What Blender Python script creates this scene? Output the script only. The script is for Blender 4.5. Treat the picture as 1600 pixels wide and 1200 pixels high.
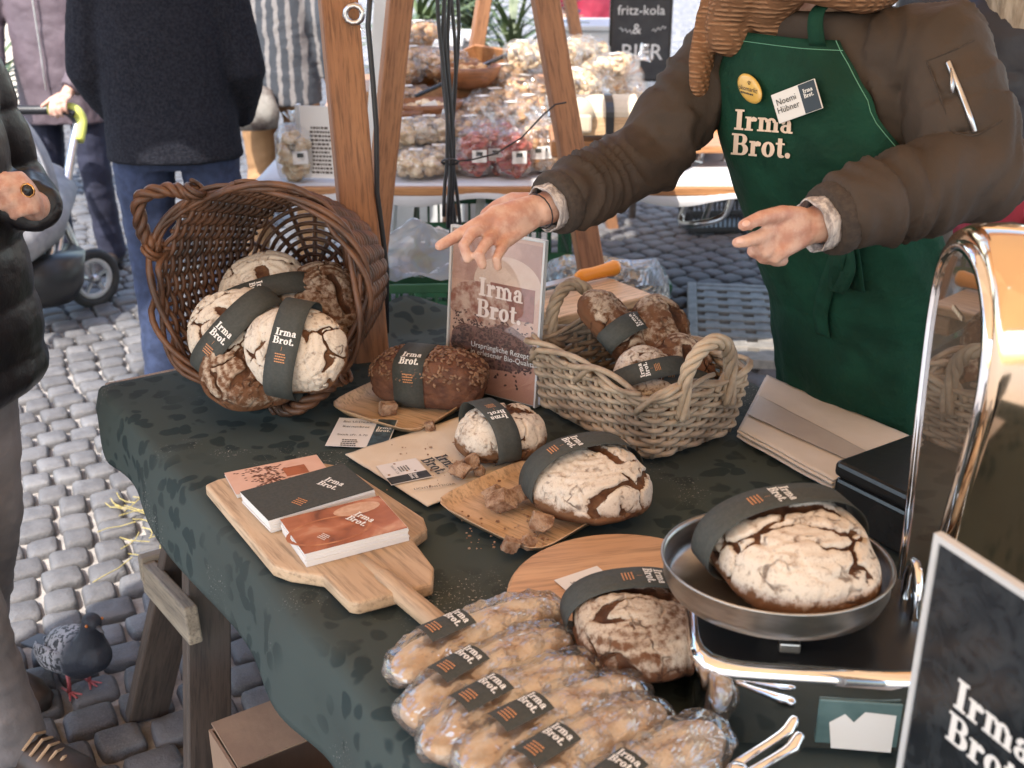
import bpy, math, random
import numpy as np
from mathutils import Vector, Matrix, noise
R=math.radians; PI=math.pi; V=Vector
for o in list(bpy.data.objects): bpy.data.objects.remove(o)
S=bpy.context.scene; C=S.collection
random.seed(5)
# ---------------------------------------------------------------- camera, sky, sun, exposure
CAMZ=1.60; PITCH=R(22.6); FPX=1789.0
cam=bpy.data.cameras.new('camera'); camo=bpy.data.objects.new('camera',cam); C.objects.link(camo)
camo.location=(0,0,CAMZ); camo.rotation_euler=(R(90)-PITCH,0,0)
cam.sensor_width=36; cam.lens=FPX/1600*36; cam.clip_start=.05; cam.clip_end=500
cam.dof.use_dof=True; cam.dof.focus_distance=1.8; cam.dof.aperture_fstop=6.5
S.camera=camo
w=bpy.data.worlds.new('World'); S.world=w; w.use_nodes=True
nt=w.node_tree; bg=nt.nodes['Background']; sk=nt.nodes.new('ShaderNodeTexSky'); sk.sky_type='NISHITA'; sk.sun_disc=False
SUN_EL=R(52); SUN_AZ=R(212)      # azimuth the light comes from, clockwise from +Y: behind the camera and to the left
sk.sun_elevation=SUN_EL; sk.sun_rotation=SUN_AZ; sk.air_density=1.2; sk.dust_density=1.5
nt.links.new(sk.outputs[0],bg.inputs[0]); bg.inputs[1].default_value=0.15
sl=bpy.data.lights.new('sun','SUN'); so=bpy.data.objects.new('sun',sl); C.objects.link(so)
sl.energy=2.5; sl.angle=R(.5); sl.color=(1,.95,.87)
sd=V((math.sin(SUN_AZ)*math.cos(SUN_EL),math.cos(SUN_AZ)*math.cos(SUN_EL),math.sin(SUN_EL)))
so.rotation_euler=sd.to_track_quat('Z','Y').to_euler(); so.location=(-3,-4,8)
vs=S.view_settings; vs.view_transform='Standard'; vs.look='None'; vs.exposure=1.92; vs.gamma=1; vs.use_curve_mapping=False
S.render.engine='CYCLES'; S.cycles.transparent_max_bounces=24; S.cycles.max_bounces=8
# ---------------------------------------------------------------- helpers
sn,cs=math.sin(PITCH),math.cos(PITCH)
def ray(px,py):
    u,v=px-800,py-600
    return V((u,FPX*cs-v*sn,-(v*cs+FPX*sn)))
def P(px,py,z):                      # the point of the place at height z seen there
    d=ray(px,py); t=(z-CAMZ)/d.z; return V((d.x*t,d.y*t,z))
def PD(px,py,zc):                    # at depth zc along the view axis
    d=ray(px,py)*(zc/FPX); return V((d.x,d.y,CAMZ+d.z))
def PYd(px,py,Y):
    d=ray(px,py); t=Y/d.y; return V((d.x*t,Y,CAMZ+d.z*t))
TZ=.762
def T(px,py,dz=0): return P(px,py,TZ+dz)
def proj(p):
    dz=CAMZ-p[2]; zc=p[1]*cs+dz*sn; yc=dz*cs-p[1]*sn
    return 800+p[0]/zc*FPX, 600+yc/zc*FPX, zc
WM={}
class MB:
    def __init__(s): s.v=[]; s.f=[]
    def add(s,vs,fs):
        o=len(s.v); s.v+= [tuple(v) for v in vs]; s.f+=[tuple(i+o for i in f) for f in fs]; return s
    def box(s,c,d,M=None):
        c=V(c); vs=[V((sx*d[0]/2,sy*d[1]/2,sz*d[2]/2)) for sx in(-1,1) for sy in(-1,1) for sz in(-1,1)]
        vs=[(M@v if M else v)+c for v in vs]
        return s.add(vs,[(0,1,3,2),(4,6,7,5),(0,4,5,1),(2,3,7,6),(0,2,6,4),(1,5,7,3)])
    def loft(s,rings,cap=True,closed=False):
        n=len(rings[0]); vs=[p for r in rings for p in r]; m=len(rings); fs=[]
        for i in range(m if closed else m-1):
            for j in range(n):
                a=i*n+j; b=i*n+(j+1)%n; i2=(i+1)%m
                fs.append((a,b,i2*n+(j+1)%n,i2*n+j))
        if cap and not closed: fs+=[tuple(range(n-1,-1,-1)),tuple((m-1)*n+j for j in range(n))]
        return s.add(vs,fs)
    def tube(s,pts,r,n=8,closed=False,cap=True,flat=1.,up=None,rnd=False):
        pts=[V(p) for p in pts]; m=len(pts)
        rr=r if isinstance(r,(list,tuple)) else [r]*m
        if rnd and not closed:      # rounded ends
            d0=(pts[0]-pts[1]).normalized(); d1=(pts[-1]-pts[-2]).normalized(); r0,r1=rr[0],rr[-1]
            pts=[pts[0]+d0*r0*.95,pts[0]+d0*r0*.6]+pts+[pts[-1]+d1*r1*.6,pts[-1]+d1*r1*.95]
            rr=[r0*.35,r0*.8]+list(rr)+[r1*.8,r1*.35]; m=len(pts)
        t0=(pts[1]-pts[0]).normalized(); u=V(up) if up else t0.orthogonal(); u=(u-t0*u.dot(t0)).normalized(); rings=[]
        for i in range(m):
            a=pts[(i-1)%m] if (closed or i>0) else pts[i]; b=pts[(i+1)%m] if (closed or i<m-1) else pts[i]
            t=(b-a).normalized(); u=(u-t*u.dot(t)); u=u.normalized() if u.length>1e-6 else t.orthogonal().normalized(); w=t.cross(u)
            rings.append([pts[i]+(u*math.cos(k*2*PI/n)+w*math.sin(k*2*PI/n)*flat)*rr[i] for k in range(n)])
        return s.loft(rings,cap,closed)
    def grid(s,fn,nu,nv,cu=False,cv=False):
        vs=[fn(i/(nu if cu else nu-1),j/(nv if cv else nv-1)) for i in range(nu) for j in range(nv)]; fs=[]
        for i in range(nu if cu else nu-1):
            for j in range(nv if cv else nv-1):
                i2,j2=(i+1)%nu,(j+1)%nv; fs.append((i*nv+j,i2*nv+j,i2*nv+j2,i*nv+j2))
        return s.add(vs,fs)
    def prism(s,poly,z0,z1):
        n=len(poly); vs=[(p[0],p[1],z0) for p in poly]+[(p[0],p[1],z1) for p in poly]
        return s.add(vs,[tuple(range(n-1,-1,-1)),tuple(range(n,2*n))]+[(i,(i+1)%n,n+(i+1)%n,n+i) for i in range(n)])
    def ball(s,c,r,n=12,m=8,M=None):
        c=V(c); r=V(r) if isinstance(r,(tuple,list,Vector)) else V((r,r,r)); rings=[]
        for i in range(m+1):
            ph=PI*(i+.02*(i==0)-.02*(i==m))/m; rings.append([(lambda q:(M@q if M else q)+c)(V((r.x*math.sin(ph)*math.cos(2*PI*k/n),r.y*math.sin(ph)*math.sin(2*PI*k/n),-r.z*math.cos(ph)))) for k in range(n)])
        return s.loft(rings)
def mesh(name,vs,fs,smooth=True):
    me=bpy.data.meshes.new(name); me.from_pydata([tuple(v) for v in vs],[],fs); me.update()
    if smooth: me.polygons.foreach_set('use_smooth',[True]*len(me.polygons))
    return me
def part(name,mb,mat,parent=None,smooth=False,bev=0,world=True,me=None,solid=0,label=None,auto=None):
    if me is None: me=mesh(name,mb.v,mb.f,smooth)
    if world and parent is not None: me.transform(WM[parent.name].inverted())
    o=bpy.data.objects.new(name,me); C.objects.link(o)
    if mat is not None and not me.materials: me.materials.append(mat)
    if parent is not None: o.parent=parent; WM[o.name]=WM[parent.name]
    else: WM[o.name]=Matrix()
    if solid: md=o.modifiers.new('s','SOLIDIFY'); md.thickness=solid; md.offset=0
    if bev: md=o.modifiers.new('b','BEVEL'); md.width=bev; md.segments=2; md.limit_method='ANGLE'
    if label: o['label']=label
    return o
def tag(o,label,cat,group=None):
    o['label']=label; o['category']=cat
    if group: o['group']=group
    return o
def thing(name,label,cat,loc=(0,0,0),rz=0,group=None,M=None):
    o=bpy.data.objects.new(name,None); C.objects.link(o); o.empty_display_size=.05
    m=M if M else Matrix.Translation(V(loc))@Matrix.Rotation(rz,4,'Z')
    o.matrix_world=m; o.location,q,_=m.decompose(); o.rotation_euler=q.to_euler(); WM[o.name]=m.copy()
    return tag(o,label,cat,group)
def copy_tree(o,parent=None,M=None):
    c=o.copy(); C.objects.link(c)
    if parent is not None: c.parent=parent
    if M is not None: c.location,q,sc=M.decompose(); c.rotation_euler=q.to_euler(); c.scale=sc
    for ch in list(o.children): copy_tree(ch,c)
    return c
def struct(o): o['kind']='structure'; return o
def stuff(o): o['kind']='stuff'; return o
# ---------------------------------------------------------------- materials
def newmat(name):
    m=bpy.data.materials.new(name); m.use_nodes=True; n=m.node_tree; return m,n,n.nodes['Principled BSDF']
def c4(c): return (c[0],c[1],c[2],1)
def node(n,t,**k):
    x=n.nodes.new('ShaderNode'+t)
    for a,b in k.items(): setattr(x,a,b)
    return x
def mixc(n,fac,a,b):
    x=node(n,'Mix',data_type='RGBA')
    for s,v in ((0,fac),(6,a),(7,b)):
        if isinstance(v,bpy.types.NodeSocket): n.links.new(v,x.inputs[s])
        else: x.inputs[s].default_value=v if s==0 else c4(v)
    return x.outputs[2]
def ramp(n,src,lo,hi,a=0,b=1):
    x=node(n,'MapRange'); x.interpolation_type='SMOOTHSTEP'; n.links.new(src,x.inputs[0])
    for i,v in zip((1,2,3,4),(lo,hi,a,b)): x.inputs[i].default_value=v
    return x.outputs[0]
def coords(n,stretch=(1,1,1),rot=(0,0,0),kind='Object'):
    t=node(n,'TexCoord'); mp=node(n,'Mapping'); mp.inputs['Scale'].default_value=stretch; mp.inputs['Rotation'].default_value=rot
    n.links.new(t.outputs[kind],mp.inputs[0]); return mp.outputs[0]
def noisen(n,co,scale,detail=4,rough=.55,dist=0):
    x=node(n,'TexNoise'); x.inputs['Scale'].default_value=scale; x.inputs['Detail'].default_value=detail; x.inputs['Roughness'].default_value=rough
    x.inputs['Distortion'].default_value=dist
    n.links.new(co,x.inputs['Vector']); return x.outputs[0]
def bump(n,b,h,strength,dist=.01):
    x=node(n,'Bump'); x.inputs['Strength'].default_value=strength; x.inputs['Distance'].default_value=dist; n.links.new(h,x.inputs['Height'])
    n.links.new(x.outputs[0],b.inputs['Normal']); return x
def pm(name,c1,c2=None,scale=8,rough=.6,metal=0,bs=60,bstr=.15,bd=.005,stretch=(1,1,1),spec=.5,lo=.35,hi=.65,dist=0,sheen=0,coat=0,detail=4):
    m,n,b=newmat(name); co=coords(n,stretch)
    if c2 is None: c2=tuple(x*.75 for x in c1)
    f=ramp(n,noisen(n,co,scale,detail,.6,dist),lo,hi); n.links.new(mixc(n,f,c1,c2),b.inputs['Base Color'])
    b.inputs['Roughness'].default_value=rough; b.inputs['Metallic'].default_value=metal; b.inputs['Specular IOR Level'].default_value=spec
    if sheen: b.inputs['Sheen Weight'].default_value=sheen; b.inputs['Sheen Roughness'].default_value=.6
    if coat: b.inputs['Coat Weight'].default_value=coat; b.inputs['Coat Roughness'].default_value=.1
    if bstr: bump(n,b,noisen(n,co,bs,5,.6),bstr,bd)
    return m
def wood(name,c1,c2,axis='z',scale=9,rough=.6,grain=18,bstr=.25):
    st={'x':(.08,1,1),'y':(1,.08,1),'z':(1,1,.08)}[axis]
    m,n,b=newmat(name); co=coords(n,st); big=noisen(n,co,scale,3,.6,1.5); fine=noisen(n,co,scale*grain,3,.7)
    f1=ramp(n,big,.35,.65); col=mixc(n,f1,c1,c2); f2=ramp(n,fine,.42,.72,0,.7); col=mixc(n,f2,col,tuple(x*.45 for x in c2))
    kn=noisen(n,coords(n),5,2); col=mixc(n,ramp(n,kn,.62,.8,0,.35),col,tuple(x*.5 for x in c2))
    n.links.new(col,b.inputs['Base Color']); b.inputs['Roughness'].default_value=rough; bump(n,b,fine,bstr,.002); return m
def plain(name,c,rough=.5,metal=0,emit=0):
    m,n,b=newmat(name); b.inputs['Base Color'].default_value=c4(c); b.inputs['Roughness'].default_value=rough; b.inputs['Metallic'].default_value=metal
    co=coords(n); bump(n,b,noisen(n,co,180,2),.03,.001); return m
def film(name,tint=(.95,.95,.95),gloss=.3,rough=.12,bscale=45,bstr=.9,haze=.07):
    m,n,b=newmat(name); n.nodes.remove(b); out=[x for x in n.nodes if x.type=='OUTPUT_MATERIAL'][0]
    tr=node(n,'BsdfTransparent'); tr.inputs[0].default_value=c4(tint); gl=node(n,'BsdfGlossy'); gl.inputs['Roughness'].default_value=rough
    co=coords(n,(1,1,1)); nz=noisen(n,co,bscale,2,.5,1.2); bp=node(n,'Bump'); bp.inputs['Strength'].default_value=bstr; bp.inputs['Distance'].default_value=.02
    n.links.new(nz,bp.inputs['Height']); n.links.new(bp.outputs[0],gl.inputs['Normal'])
    lw=node(n,'LayerWeight'); lw.inputs[0].default_value=.35; n.links.new(bp.outputs[0],lw.inputs['Normal'])
    f=ramp(n,lw.outputs['Fresnel'],0,1,gloss*.55,min(1,gloss*2.2))
    mx=node(n,'MixShader'); n.links.new(f,mx.inputs[0]); n.links.new(tr.outputs[0],mx.inputs[1]); n.links.new(gl.outputs[0],mx.inputs[2]); df=node(n,'BsdfDiffuse'); df.inputs[0].default_value=(.9,.9,.9,1); m2=node(n,'MixShader'); m2.inputs[0].default_value=haze; n.links.new(mx.outputs[0],m2.inputs[1]); n.links.new(df.outputs[0],m2.inputs[2]); n.links.new(m2.outputs[0],out.inputs[0])
    return m
def crust(name,flour=(.66,.57,.47),brown=(.060,.022,.010),mid=(.18,.085,.04)):
    m,n,b=newmat(name); co=coords(n); at=node(n,'Attribute'); at.attribute_name='crack'; fl=node(n,'Attribute'); fl.attribute_name='flour'
    nz=noisen(n,co,95,5,.65); nb=noisen(n,co,28,4,.6)
    def math_(op,a,b_):
        x=node(n,'Math',operation=op)
        for i,v in enumerate((a,b_)):
            if isinstance(v,bpy.types.NodeSocket): n.links.new(v,x.inputs[i])
            else: x.inputs[i].default_value=v
        return x.outputs[0]
    vo=node(n,'TexVoronoi',feature='DISTANCE_TO_EDGE'); vo.inputs['Scale'].default_value=42
    wa=node(n,'VectorMath',operation='ADD'); nc=node(n,'TexNoise'); nc.inputs['Scale'].default_value=30; n.links.new(co,nc.inputs['Vector'])
    sc=node(n,'VectorMath',operation='SCALE'); sc.inputs['Scale'].default_value=.035; n.links.new(nc.outputs[1],sc.inputs[0]); n.links.new(co,wa.inputs[0]); n.links.new(sc.outputs[0],wa.inputs[1]); n.links.new(wa.outputs[0],vo.inputs['Vector'])
    fine=math_('MULTIPLY',ramp(n,vo.outputs['Distance'],.02,.10,1,0),ramp(n,nb,.50,.66))
    ck=ramp(n,math_('ADD',at.outputs['Fac'],math_('MULTIPLY',math_('SUBTRACT',nz,.5),1.0)),.42,.56)
    ff=ramp(n,math_('ADD',fl.outputs['Fac'],math_('MULTIPLY',math_('SUBTRACT',nz,.5),1.3)),.3,.75)
    base=mixc(n,ff,mid,flour); sp=noisen(n,co,330,3,.7); base=mixc(n,ramp(n,nz,.52,.72,0,.55),base,mid); base=mixc(n,ramp(n,sp,.55,.75,0,.5),base,mid); base=mixc(n,math_('MULTIPLY',fine,.75),base,brown)
    bb=mixc(n,ramp(n,nb,.35,.7),brown,mid); n.links.new(mixc(n,ck,base,bb),b.inputs['Base Color'])
    b.inputs['Roughness'].default_value=.85; b.inputs['Specular IOR Level'].default_value=.25
    h=math_('SUBTRACT',math_('MULTIPLY',nz,.5),math_('ADD',math_('MULTIPLY',ck,.7),math_('MULTIPLY',fine,.5))); bump(n,b,h,.7,.004); return m
MT=dict(
 crust=crust('floured_crust'), crust2=crust('lightly_floured_crust',flour=(.52,.42,.32),brown=(.045,.018,.009),mid=(.135,.06,.029)),
 band=pm('band_paper',(.052,.054,.047),(.04,.043,.038),200,.75,bs=400,bstr=.1), white=plain('white_print',(.78,.76,.72),.6), orange_print=plain('orange_print',(.6,.27,.11),.6), black_print=plain('black_print',(.03,.03,.03),.6),
 wicker=pm('brown_wicker',(.155,.066,.031),(.05,.024,.014),14,.5,bs=220,bstr=.3,bd=.002,lo=.3,hi=.7), greywick=pm('grey_wicker',(.48,.37,.26),(.24,.175,.12),12,.65,bs=240,bstr=.3,bd=.002),
 post=wood('post_wood',(.33,.155,.072),(.19,.08,.038),'z'), leg=wood('weathered_wood',(.085,.06,.046),(.045,.032,.026),'z'), brace=wood('grey_wood',(.33,.27,.2),(.2,.16,.12),'z'),
 peel=wood('peel_wood',(.56,.40,.26),(.40,.26,.15),'x',7), ply=wood('palm_leaf',(.66,.45,.27),(.52,.32,.17),'x',9,.5), bamboo=wood('bamboo_board',(.60,.36,.20),(.50,.28,.15),'x',5,.45,bstr=.1), bwood=wood('bowl_wood',(.26,.10,.04),(.15,.055,.025),'x',8,.4), box_wood=wood('crate_wood',(.42,.2,.08),(.3,.13,.05),'x',6,.5),
 paper=pm('kraft_white_paper',(.64,.56,.48),(.58,.5,.42),6,.8,bs=25,bstr=.25,bd=.004), cream=pm('cream_paper',(.70,.60,.47),(.64,.53,.40),9,.8,bs=20,bstr=.3,bd=.004), card=plain('card_white',(.72,.69,.66),.5),
 crumb=pm('bread_crumb',(.44,.29,.19),(.19,.09,.045),60,.95,bs=150,bstr=1,bd=.006), chrome=pm('chrome',(.82,.82,.84),(.7,.7,.72),12,.07,metal=1,bs=7,bstr=.05,bd=.003), steel=pm('brushed_pan_steel',(.46,.43,.40),(.33,.31,.29),14,.34,metal=1,bs=90,bstr=.06,stretch=(1,1,6)), alu=pm('aluminium_tube',(.6,.6,.62),(.5,.5,.52),30,.3,metal=1,bstr=.05), brass=plain('brass',(.7,.35,.12),.2,1),
 blackmetal=pm('black_enamel',(.012,.012,.013),(.02,.02,.02),8,.25,bs=150,bstr=.05), rubber=pm('black_rubber',(.025,.025,.028),(.035,.035,.035),30,.7), cable=plain('black_cable',(.02,.02,.024),.45),
 skin=pm('skin',(.60,.385,.295),(.47,.235,.17),38,.5,bs=95,bstr=.4,bd=.002,spec=.4), nail=plain('nail',(.66,.42,.34),.3),
 bomber=pm('brown_nylon',(.060,.043,.033),(.046,.033,.025),5,.72,bs=16,bstr=.5,bd=.008,spec=.25), rib=pm('rib_knit_brown',(.055,.04,.031),(.035,.025,.02),120,.9,bs=10,bstr=.1), apron=pm('green_cotton',(.005,.045,.025),(.0025,.026,.014),7,.8,bs=9,bstr=.9,bd=.016,spec=.25), stitch=plain('pale_green_thread',(.12,.3,.2),.8),
 scarf=pm('brown_knit',(.30,.14,.068),(.16,.065,.03),60,.95,bs=130,bstr=.7,bd=.004), cuff=pm('striped_shirt_cotton',(.6,.55,.52),(.25,.22,.22),150,.85,stretch=(1,1,.02),bstr=.1),
 wool=pm('charcoal_wool',(.024,.025,.033),(.012,.013,.019),130,1,bs=220,bstr=1,bd=.006,spec=.1), jeans=pm('blue_denim',(.022,.034,.08),(.012,.02,.05),40,.9,bs=12,bstr=.4,bd=.01), purple=pm('plum_softshell',(.105,.075,.09),(.08,.057,.07),6,.7,bs=10,bstr=.5,bd=.012), navy=pm('navy_trousers',(.022,.024,.05),(.015,.016,.034),8,.8,bs=9,bstr=.5,bd=.012), tan=pm('tan_corduroy',(.34,.19,.09),(.26,.14,.065),8,.85,bs=10,bstr=.5,bd=.01), puffer=pm('black_puffer_nylon',(.012,.010,.012),(.007,.006,.008),9,.4,bs=25,bstr=.4,bd=.008), grey_trs=pm('grey_brown_cotton',(.215,.19,.185),(.145,.128,.125),7,.85,bs=9,bstr=.6,bd=.014), shoe=pm('brown_leather',(.05,.032,.024),(.03,.02,.015),20,.5), lace=plain('tan_lace',(.42,.28,.17),.8),
 hair_d=pm('dark_hair',(.05,.03,.02),(.03,.02,.012),40,.5,stretch=(1,1,.1),bs=90,bstr=.6), hair_b=pm('blond_hair',(.50,.42,.33),(.26,.2,.14),60,.5,stretch=(1,1,.1),bs=120,bstr=.8,bd=.006), navyj=pm('navy_quilted',(.016,.018,.032),(.010,.011,.02),9,.5,bs=9,bstr=.4,bd=.01), eye=plain('eye',(.05,.035,.03),.2),
 green_p=pm('green_crate_plastic',(.018,.085,.038),(.012,.06,.028),10,.45,bstr=.05), black_p=plain('black_plastic',(.02,.02,.022),.4), white_p=pm('white_plastic',(.55,.55,.55),(.48,.48,.48),6,.5), grey_f=pm('grey_pram_fabric',(.33,.33,.35),(.24,.24,.26),14,.8,bs=10,bstr=.4,bd=.01), lime=plain('lime_grip',(.62,.64,.14),.6), red=pm('crimson_fabric',(.28,.015,.04),(.2,.01,.03),10,.7), beige=pm('beige_canvas',(.55,.46,.34),(.47,.38,.28),7,.85,bs=10,bstr=.4), cardboard=pm('brown_cardboard',(.30,.19,.12),(.25,.155,.1),14,.9,stretch=(1,1,.3)), darkin=plain('shadowed_card_inside',(.12,.08,.05),.9),
 film=film('clear_cellophane',(.99,.99,.99),gloss=.36,rough=.045,bscale=22,bstr=.35,haze=.035), film2=film('clear_bag_film',(.97,.97,.97),gloss=.2,rough=.1,bscale=26,bstr=.6,haze=.03), glass=film('acrylic',gloss=.12,rough=.02,bscale=1,bstr=0,haze=.02), nuts=pm('dried_fruit_rings',(.56,.36,.19),(.40,.2,.08),30,.6,bs=60,bstr=.3), pale_nuts=pm('pale_dried_slices',(.68,.55,.38),(.54,.36,.19),30,.6,bs=60,bstr=.3), redchip=pm('red_chips',(.34,.025,.03),(.48,.14,.09),26,.5,bs=60,bstr=.3), dough=pm('light_baked_crust',(.74,.63,.50),(.50,.29,.14),24,.75,bs=80,bstr=.6,bd=.004), seedbread=pm('dark_grain_crust',(.15,.06,.03),(.085,.032,.018),40,.8,bs=120,bstr=.8,bd=.004), seed=pm('toasted_seed',(.27,.15,.085),(.13,.06,.03),60,.5,bstr=.1),
 orange=pm('orange_plastic',(.80,.30,.025),(.75,.27,.02),4,.4,bstr=.05), linen=pm('white_table_linen',(.5,.49,.5),(.45,.44,.45),5,.85,bs=10,bstr=.3,bd=.01), slate=pm('blackboard',(.028,.028,.032),(.04,.04,.043),12,.8), chalk=plain('chalk',(.6,.6,.6),.95), palm=pm('palm_leaf_green',(.09,.12,.045),(.05,.075,.03),14,.5), canopy=None, stone=None)

def knit(name,c1,c2,sc):
    m,n,b=newmat(name); co=coords(n,(1,1,1),(.5,.3,.4)); w1=node(n,'TexWave',bands_direction='DIAGONAL'); w1.inputs['Scale'].default_value=sc; w1.inputs['Distortion'].default_value=3; w1.inputs['Detail Scale'].default_value=2; n.links.new(co,w1.inputs[0])
    w2=node(n,'TexWave',bands_direction='Z'); w2.inputs['Scale'].default_value=sc*1.6; w2.inputs['Distortion'].default_value=1.5; n.links.new(coords(n),w2.inputs[0])
    mu=node(n,'Math',operation='MULTIPLY'); n.links.new(w1.outputs[1],mu.inputs[0]); n.links.new(w2.outputs[1],mu.inputs[1])
    col=mixc(n,ramp(n,mu.outputs[0],.05,.6),c2,c1); col=mixc(n,ramp(n,noisen(n,coords(n),300,2),.5,.8,0,.4),col,c2); n.links.new(col,b.inputs['Base Color']); b.inputs['Roughness'].default_value=.95; b.inputs['Specular IOR Level'].default_value=.15; bump(n,b,mu.outputs[0],.8,.004); return m
MT['scarf']=knit('brown_knit_wool',(.33,.18,.10),(.19,.095,.05),26)
def sm(a,b,x): t=max(0,min(1,(x-a)/(b-a))); return t*t*(3-2*t)
# ---------------------------------------------------------------- special materials
def canopy_mat():
    m,n,b=newmat('orange_canopy_fabric'); out=[x for x in n.nodes if x.type=='OUTPUT_MATERIAL'][0]
    b.inputs['Base Color'].default_value=(.78,.36,.08,1); b.inputs['Roughness'].default_value=.8
    tr=node(n,'BsdfTranslucent'); tr.inputs[0].default_value=(.85,.60,.36,1); mx=node(n,'MixShader'); mx.inputs[0].default_value=.28
    co=coords(n); bump(n,b,noisen(n,co,300,2),.1,.001)
    n.links.new(b.outputs[0],mx.inputs[1]); n.links.new(tr.outputs[0],mx.inputs[2]); n.links.new(mx.outputs[0],out.inputs[0]); return m
def cloth_mat():
    m,n,b=newmat('spotted_green_tablecloth'); co=coords(n)
    wn=node(n,'TexNoise'); wn.inputs['Scale'].default_value=14; n.links.new(co,wn.inputs['Vector'])
    sc=node(n,'VectorMath',operation='SCALE'); sc.inputs['Scale'].default_value=.06; n.links.new(wn.outputs[1],sc.inputs[0])
    ad=node(n,'VectorMath',operation='ADD'); n.links.new(co,ad.inputs[0]); n.links.new(sc.outputs[0],ad.inputs[1])
    vo=node(n,'TexVoronoi',feature='F1'); vo.inputs['Scale'].default_value=26; vo.inputs['Randomness'].default_value=1; n.links.new(ad.outputs[0],vo.inputs['Vector'])
    spot=ramp(n,vo.outputs['Distance'],.36,.46,1,0); gate=ramp(n,noisen(n,co,4,2),.36,.5)
    mu=node(n,'Math',operation='MULTIPLY'); n.links.new(spot,mu.inputs[0]); n.links.new(gate,mu.inputs[1])
    col=mixc(n,mu.outputs[0],(.052,.067,.064),(.024,.036,.037)); col=mixc(n,ramp(n,noisen(n,co,2.5,2),.4,.7,0,.5),col,(.046,.050,.044))
    # flour dusted on the cloth
    fl=noisen(n,co,5,3,.6); sp=noisen(n,co,260,2,.7); m2=node(n,'Math',operation='MULTIPLY'); n.links.new(ramp(n,fl,.54,.70),m2.inputs[0]); n.links.new(ramp(n,sp,.60,.72),m2.inputs[1])
    col=mixc(n,m2.outputs[0],col,(.55,.52,.48)); n.links.new(col,b.inputs['Base Color']); b.inputs['Roughness'].default_value=.82; b.inputs['Specular IOR Level'].default_value=.15
    hi=noisen(n,co,700,2); bump(n,b,hi,.2,.001); return m
def stone_mat():
    m,n,b=newmat('granite_cobble'); g=node(n,'NewGeometry'); oi=node(n,'ObjectInfo'); co=node(n,'TexCoord').outputs['Object']
    f=noisen(n,g.outputs['Position'],9,2); sp=noisen(n,g.outputs['Position'],240,4,.7)
    col=mixc(n,ramp(n,f,.3,.7),(.075,.073,.078),(.145,.14,.143)); col=mixc(n,ramp(n,sp,.4,.75,0,.5),col,(.22,.21,.205)); rv=node(n,'MapRange'); n.links.new(oi.outputs['Random'],rv.inputs[0]); rv.inputs[3].default_value=.0; rv.inputs[4].default_value=.5; col=mixc(n,rv.outputs[0],col,(.07,.065,.066)); n.links.new(col,b.inputs['Base Color'])
    b.inputs['Roughness'].default_value=.7; bump(n,b,noisen(n,g.outputs['Position'],55,5,.65),.5,.008); return m
def sand_mat():
    m,n,b=newmat('pale_sand_joints'); g=node(n,'NewGeometry'); f=noisen(n,g.outputs['Position'],25,4); sp=noisen(n,g.outputs['Position'],320,3,.7)
    col=mixc(n,ramp(n,f,.3,.7),(.40,.37,.345),(.25,.23,.215)); col=mixc(n,ramp(n,sp,.5,.8,0,.6),col,(.2,.18,.17)); n.links.new(col,b.inputs['Base Color'])
    b.inputs['Roughness'].default_value=.95; bump(n,b,sp,.6,.006); return m
MT['canopy']=canopy_mat(); MT['cloth']=cloth_mat(); MT['stone']=stone_mat(); MT['sand']=sand_mat()
# ---------------------------------------------------------------- ground and cobbles
gnd=part('ground',MB().grid(lambda u,v:(-45+90*u,-15+100*v,-.012),30,30),MT['sand']); struct(gnd)
def cobble_mesh(k):
    rnd=random.Random(k); mb=MB(); out=[]; jc=[V((sx*.5*rnd.uniform(.86,1.02),sy*.5*rnd.uniform(.86,1.02))) for sx,sy in((-1,-1),(1,-1),(1,1),(-1,1))]
    for i in range(4):
        a,b,c=jc[i-1],jc[i],jc[(i+1)%4]; ch=rnd.uniform(.10,.2)
        out+=[tuple(b.lerp(a,ch)),tuple(b.lerp(a,ch*.3).lerp(c,ch*.3)),tuple(b.lerp(c,ch)),tuple(b.lerp(c,.5)*rnd.uniform(.98,1.06))]
    rings=[[(x*1.0,y*1.0,-.05) for x,y in out],[(x,y,-.006) for x,y in out],[(x*.955,y*.955,.004) for x,y in out],[(x*.82,y*.82,.009+rnd.uniform(-.001,.002)) for x,y in out],[(x*.3,y*.3,.0105) for x,y in out]]
    mb.loft(rings); return mb
CM=[cobble_mesh(k) for k in range(7)]
rr=random.Random(3); near=[]; far=MB(); ang=R(33); sz=.108; rowx=V((math.cos(ang),math.sin(ang))); rowy=V((-math.sin(ang),math.cos(ang)))
for r in range(-80,128):
    off=rr.random()
    x=-9.0
    while x<9:
        w_=sz*rr.uniform(.8,1.2); bend=.10*math.sin((x+.3*r*sz)*1.25)
        p=rowx*(x+w_/2)+rowy*(r*sz*.98+bend+rr.uniform(-.006,.006))+V((0,5)); x+=w_
        if p.y<.9 or p.y>13 or abs(p.x)>.62*p.y+.9: continue
        near.append((p.x,p.y,w_*.945,sz*.90,ang+math.atan(.10*1.25*math.cos((x+.3*r*sz)*1.25))+rr.uniform(-.06,.06),rr.randrange(7),rr.uniform(-.004,.005)))
def vis(c):
    x,y,_=proj((c[0],c[1],0)); return (40<x<420 and 380<y<1230)
near.sort(key=lambda c:(not vis(c),c[1]))
cmesh=[]
for k in range(7):
    me=mesh('cobble',CM[k].v,CM[k].f); me.materials.append(MT['stone']); cmesh.append(me)
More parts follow.
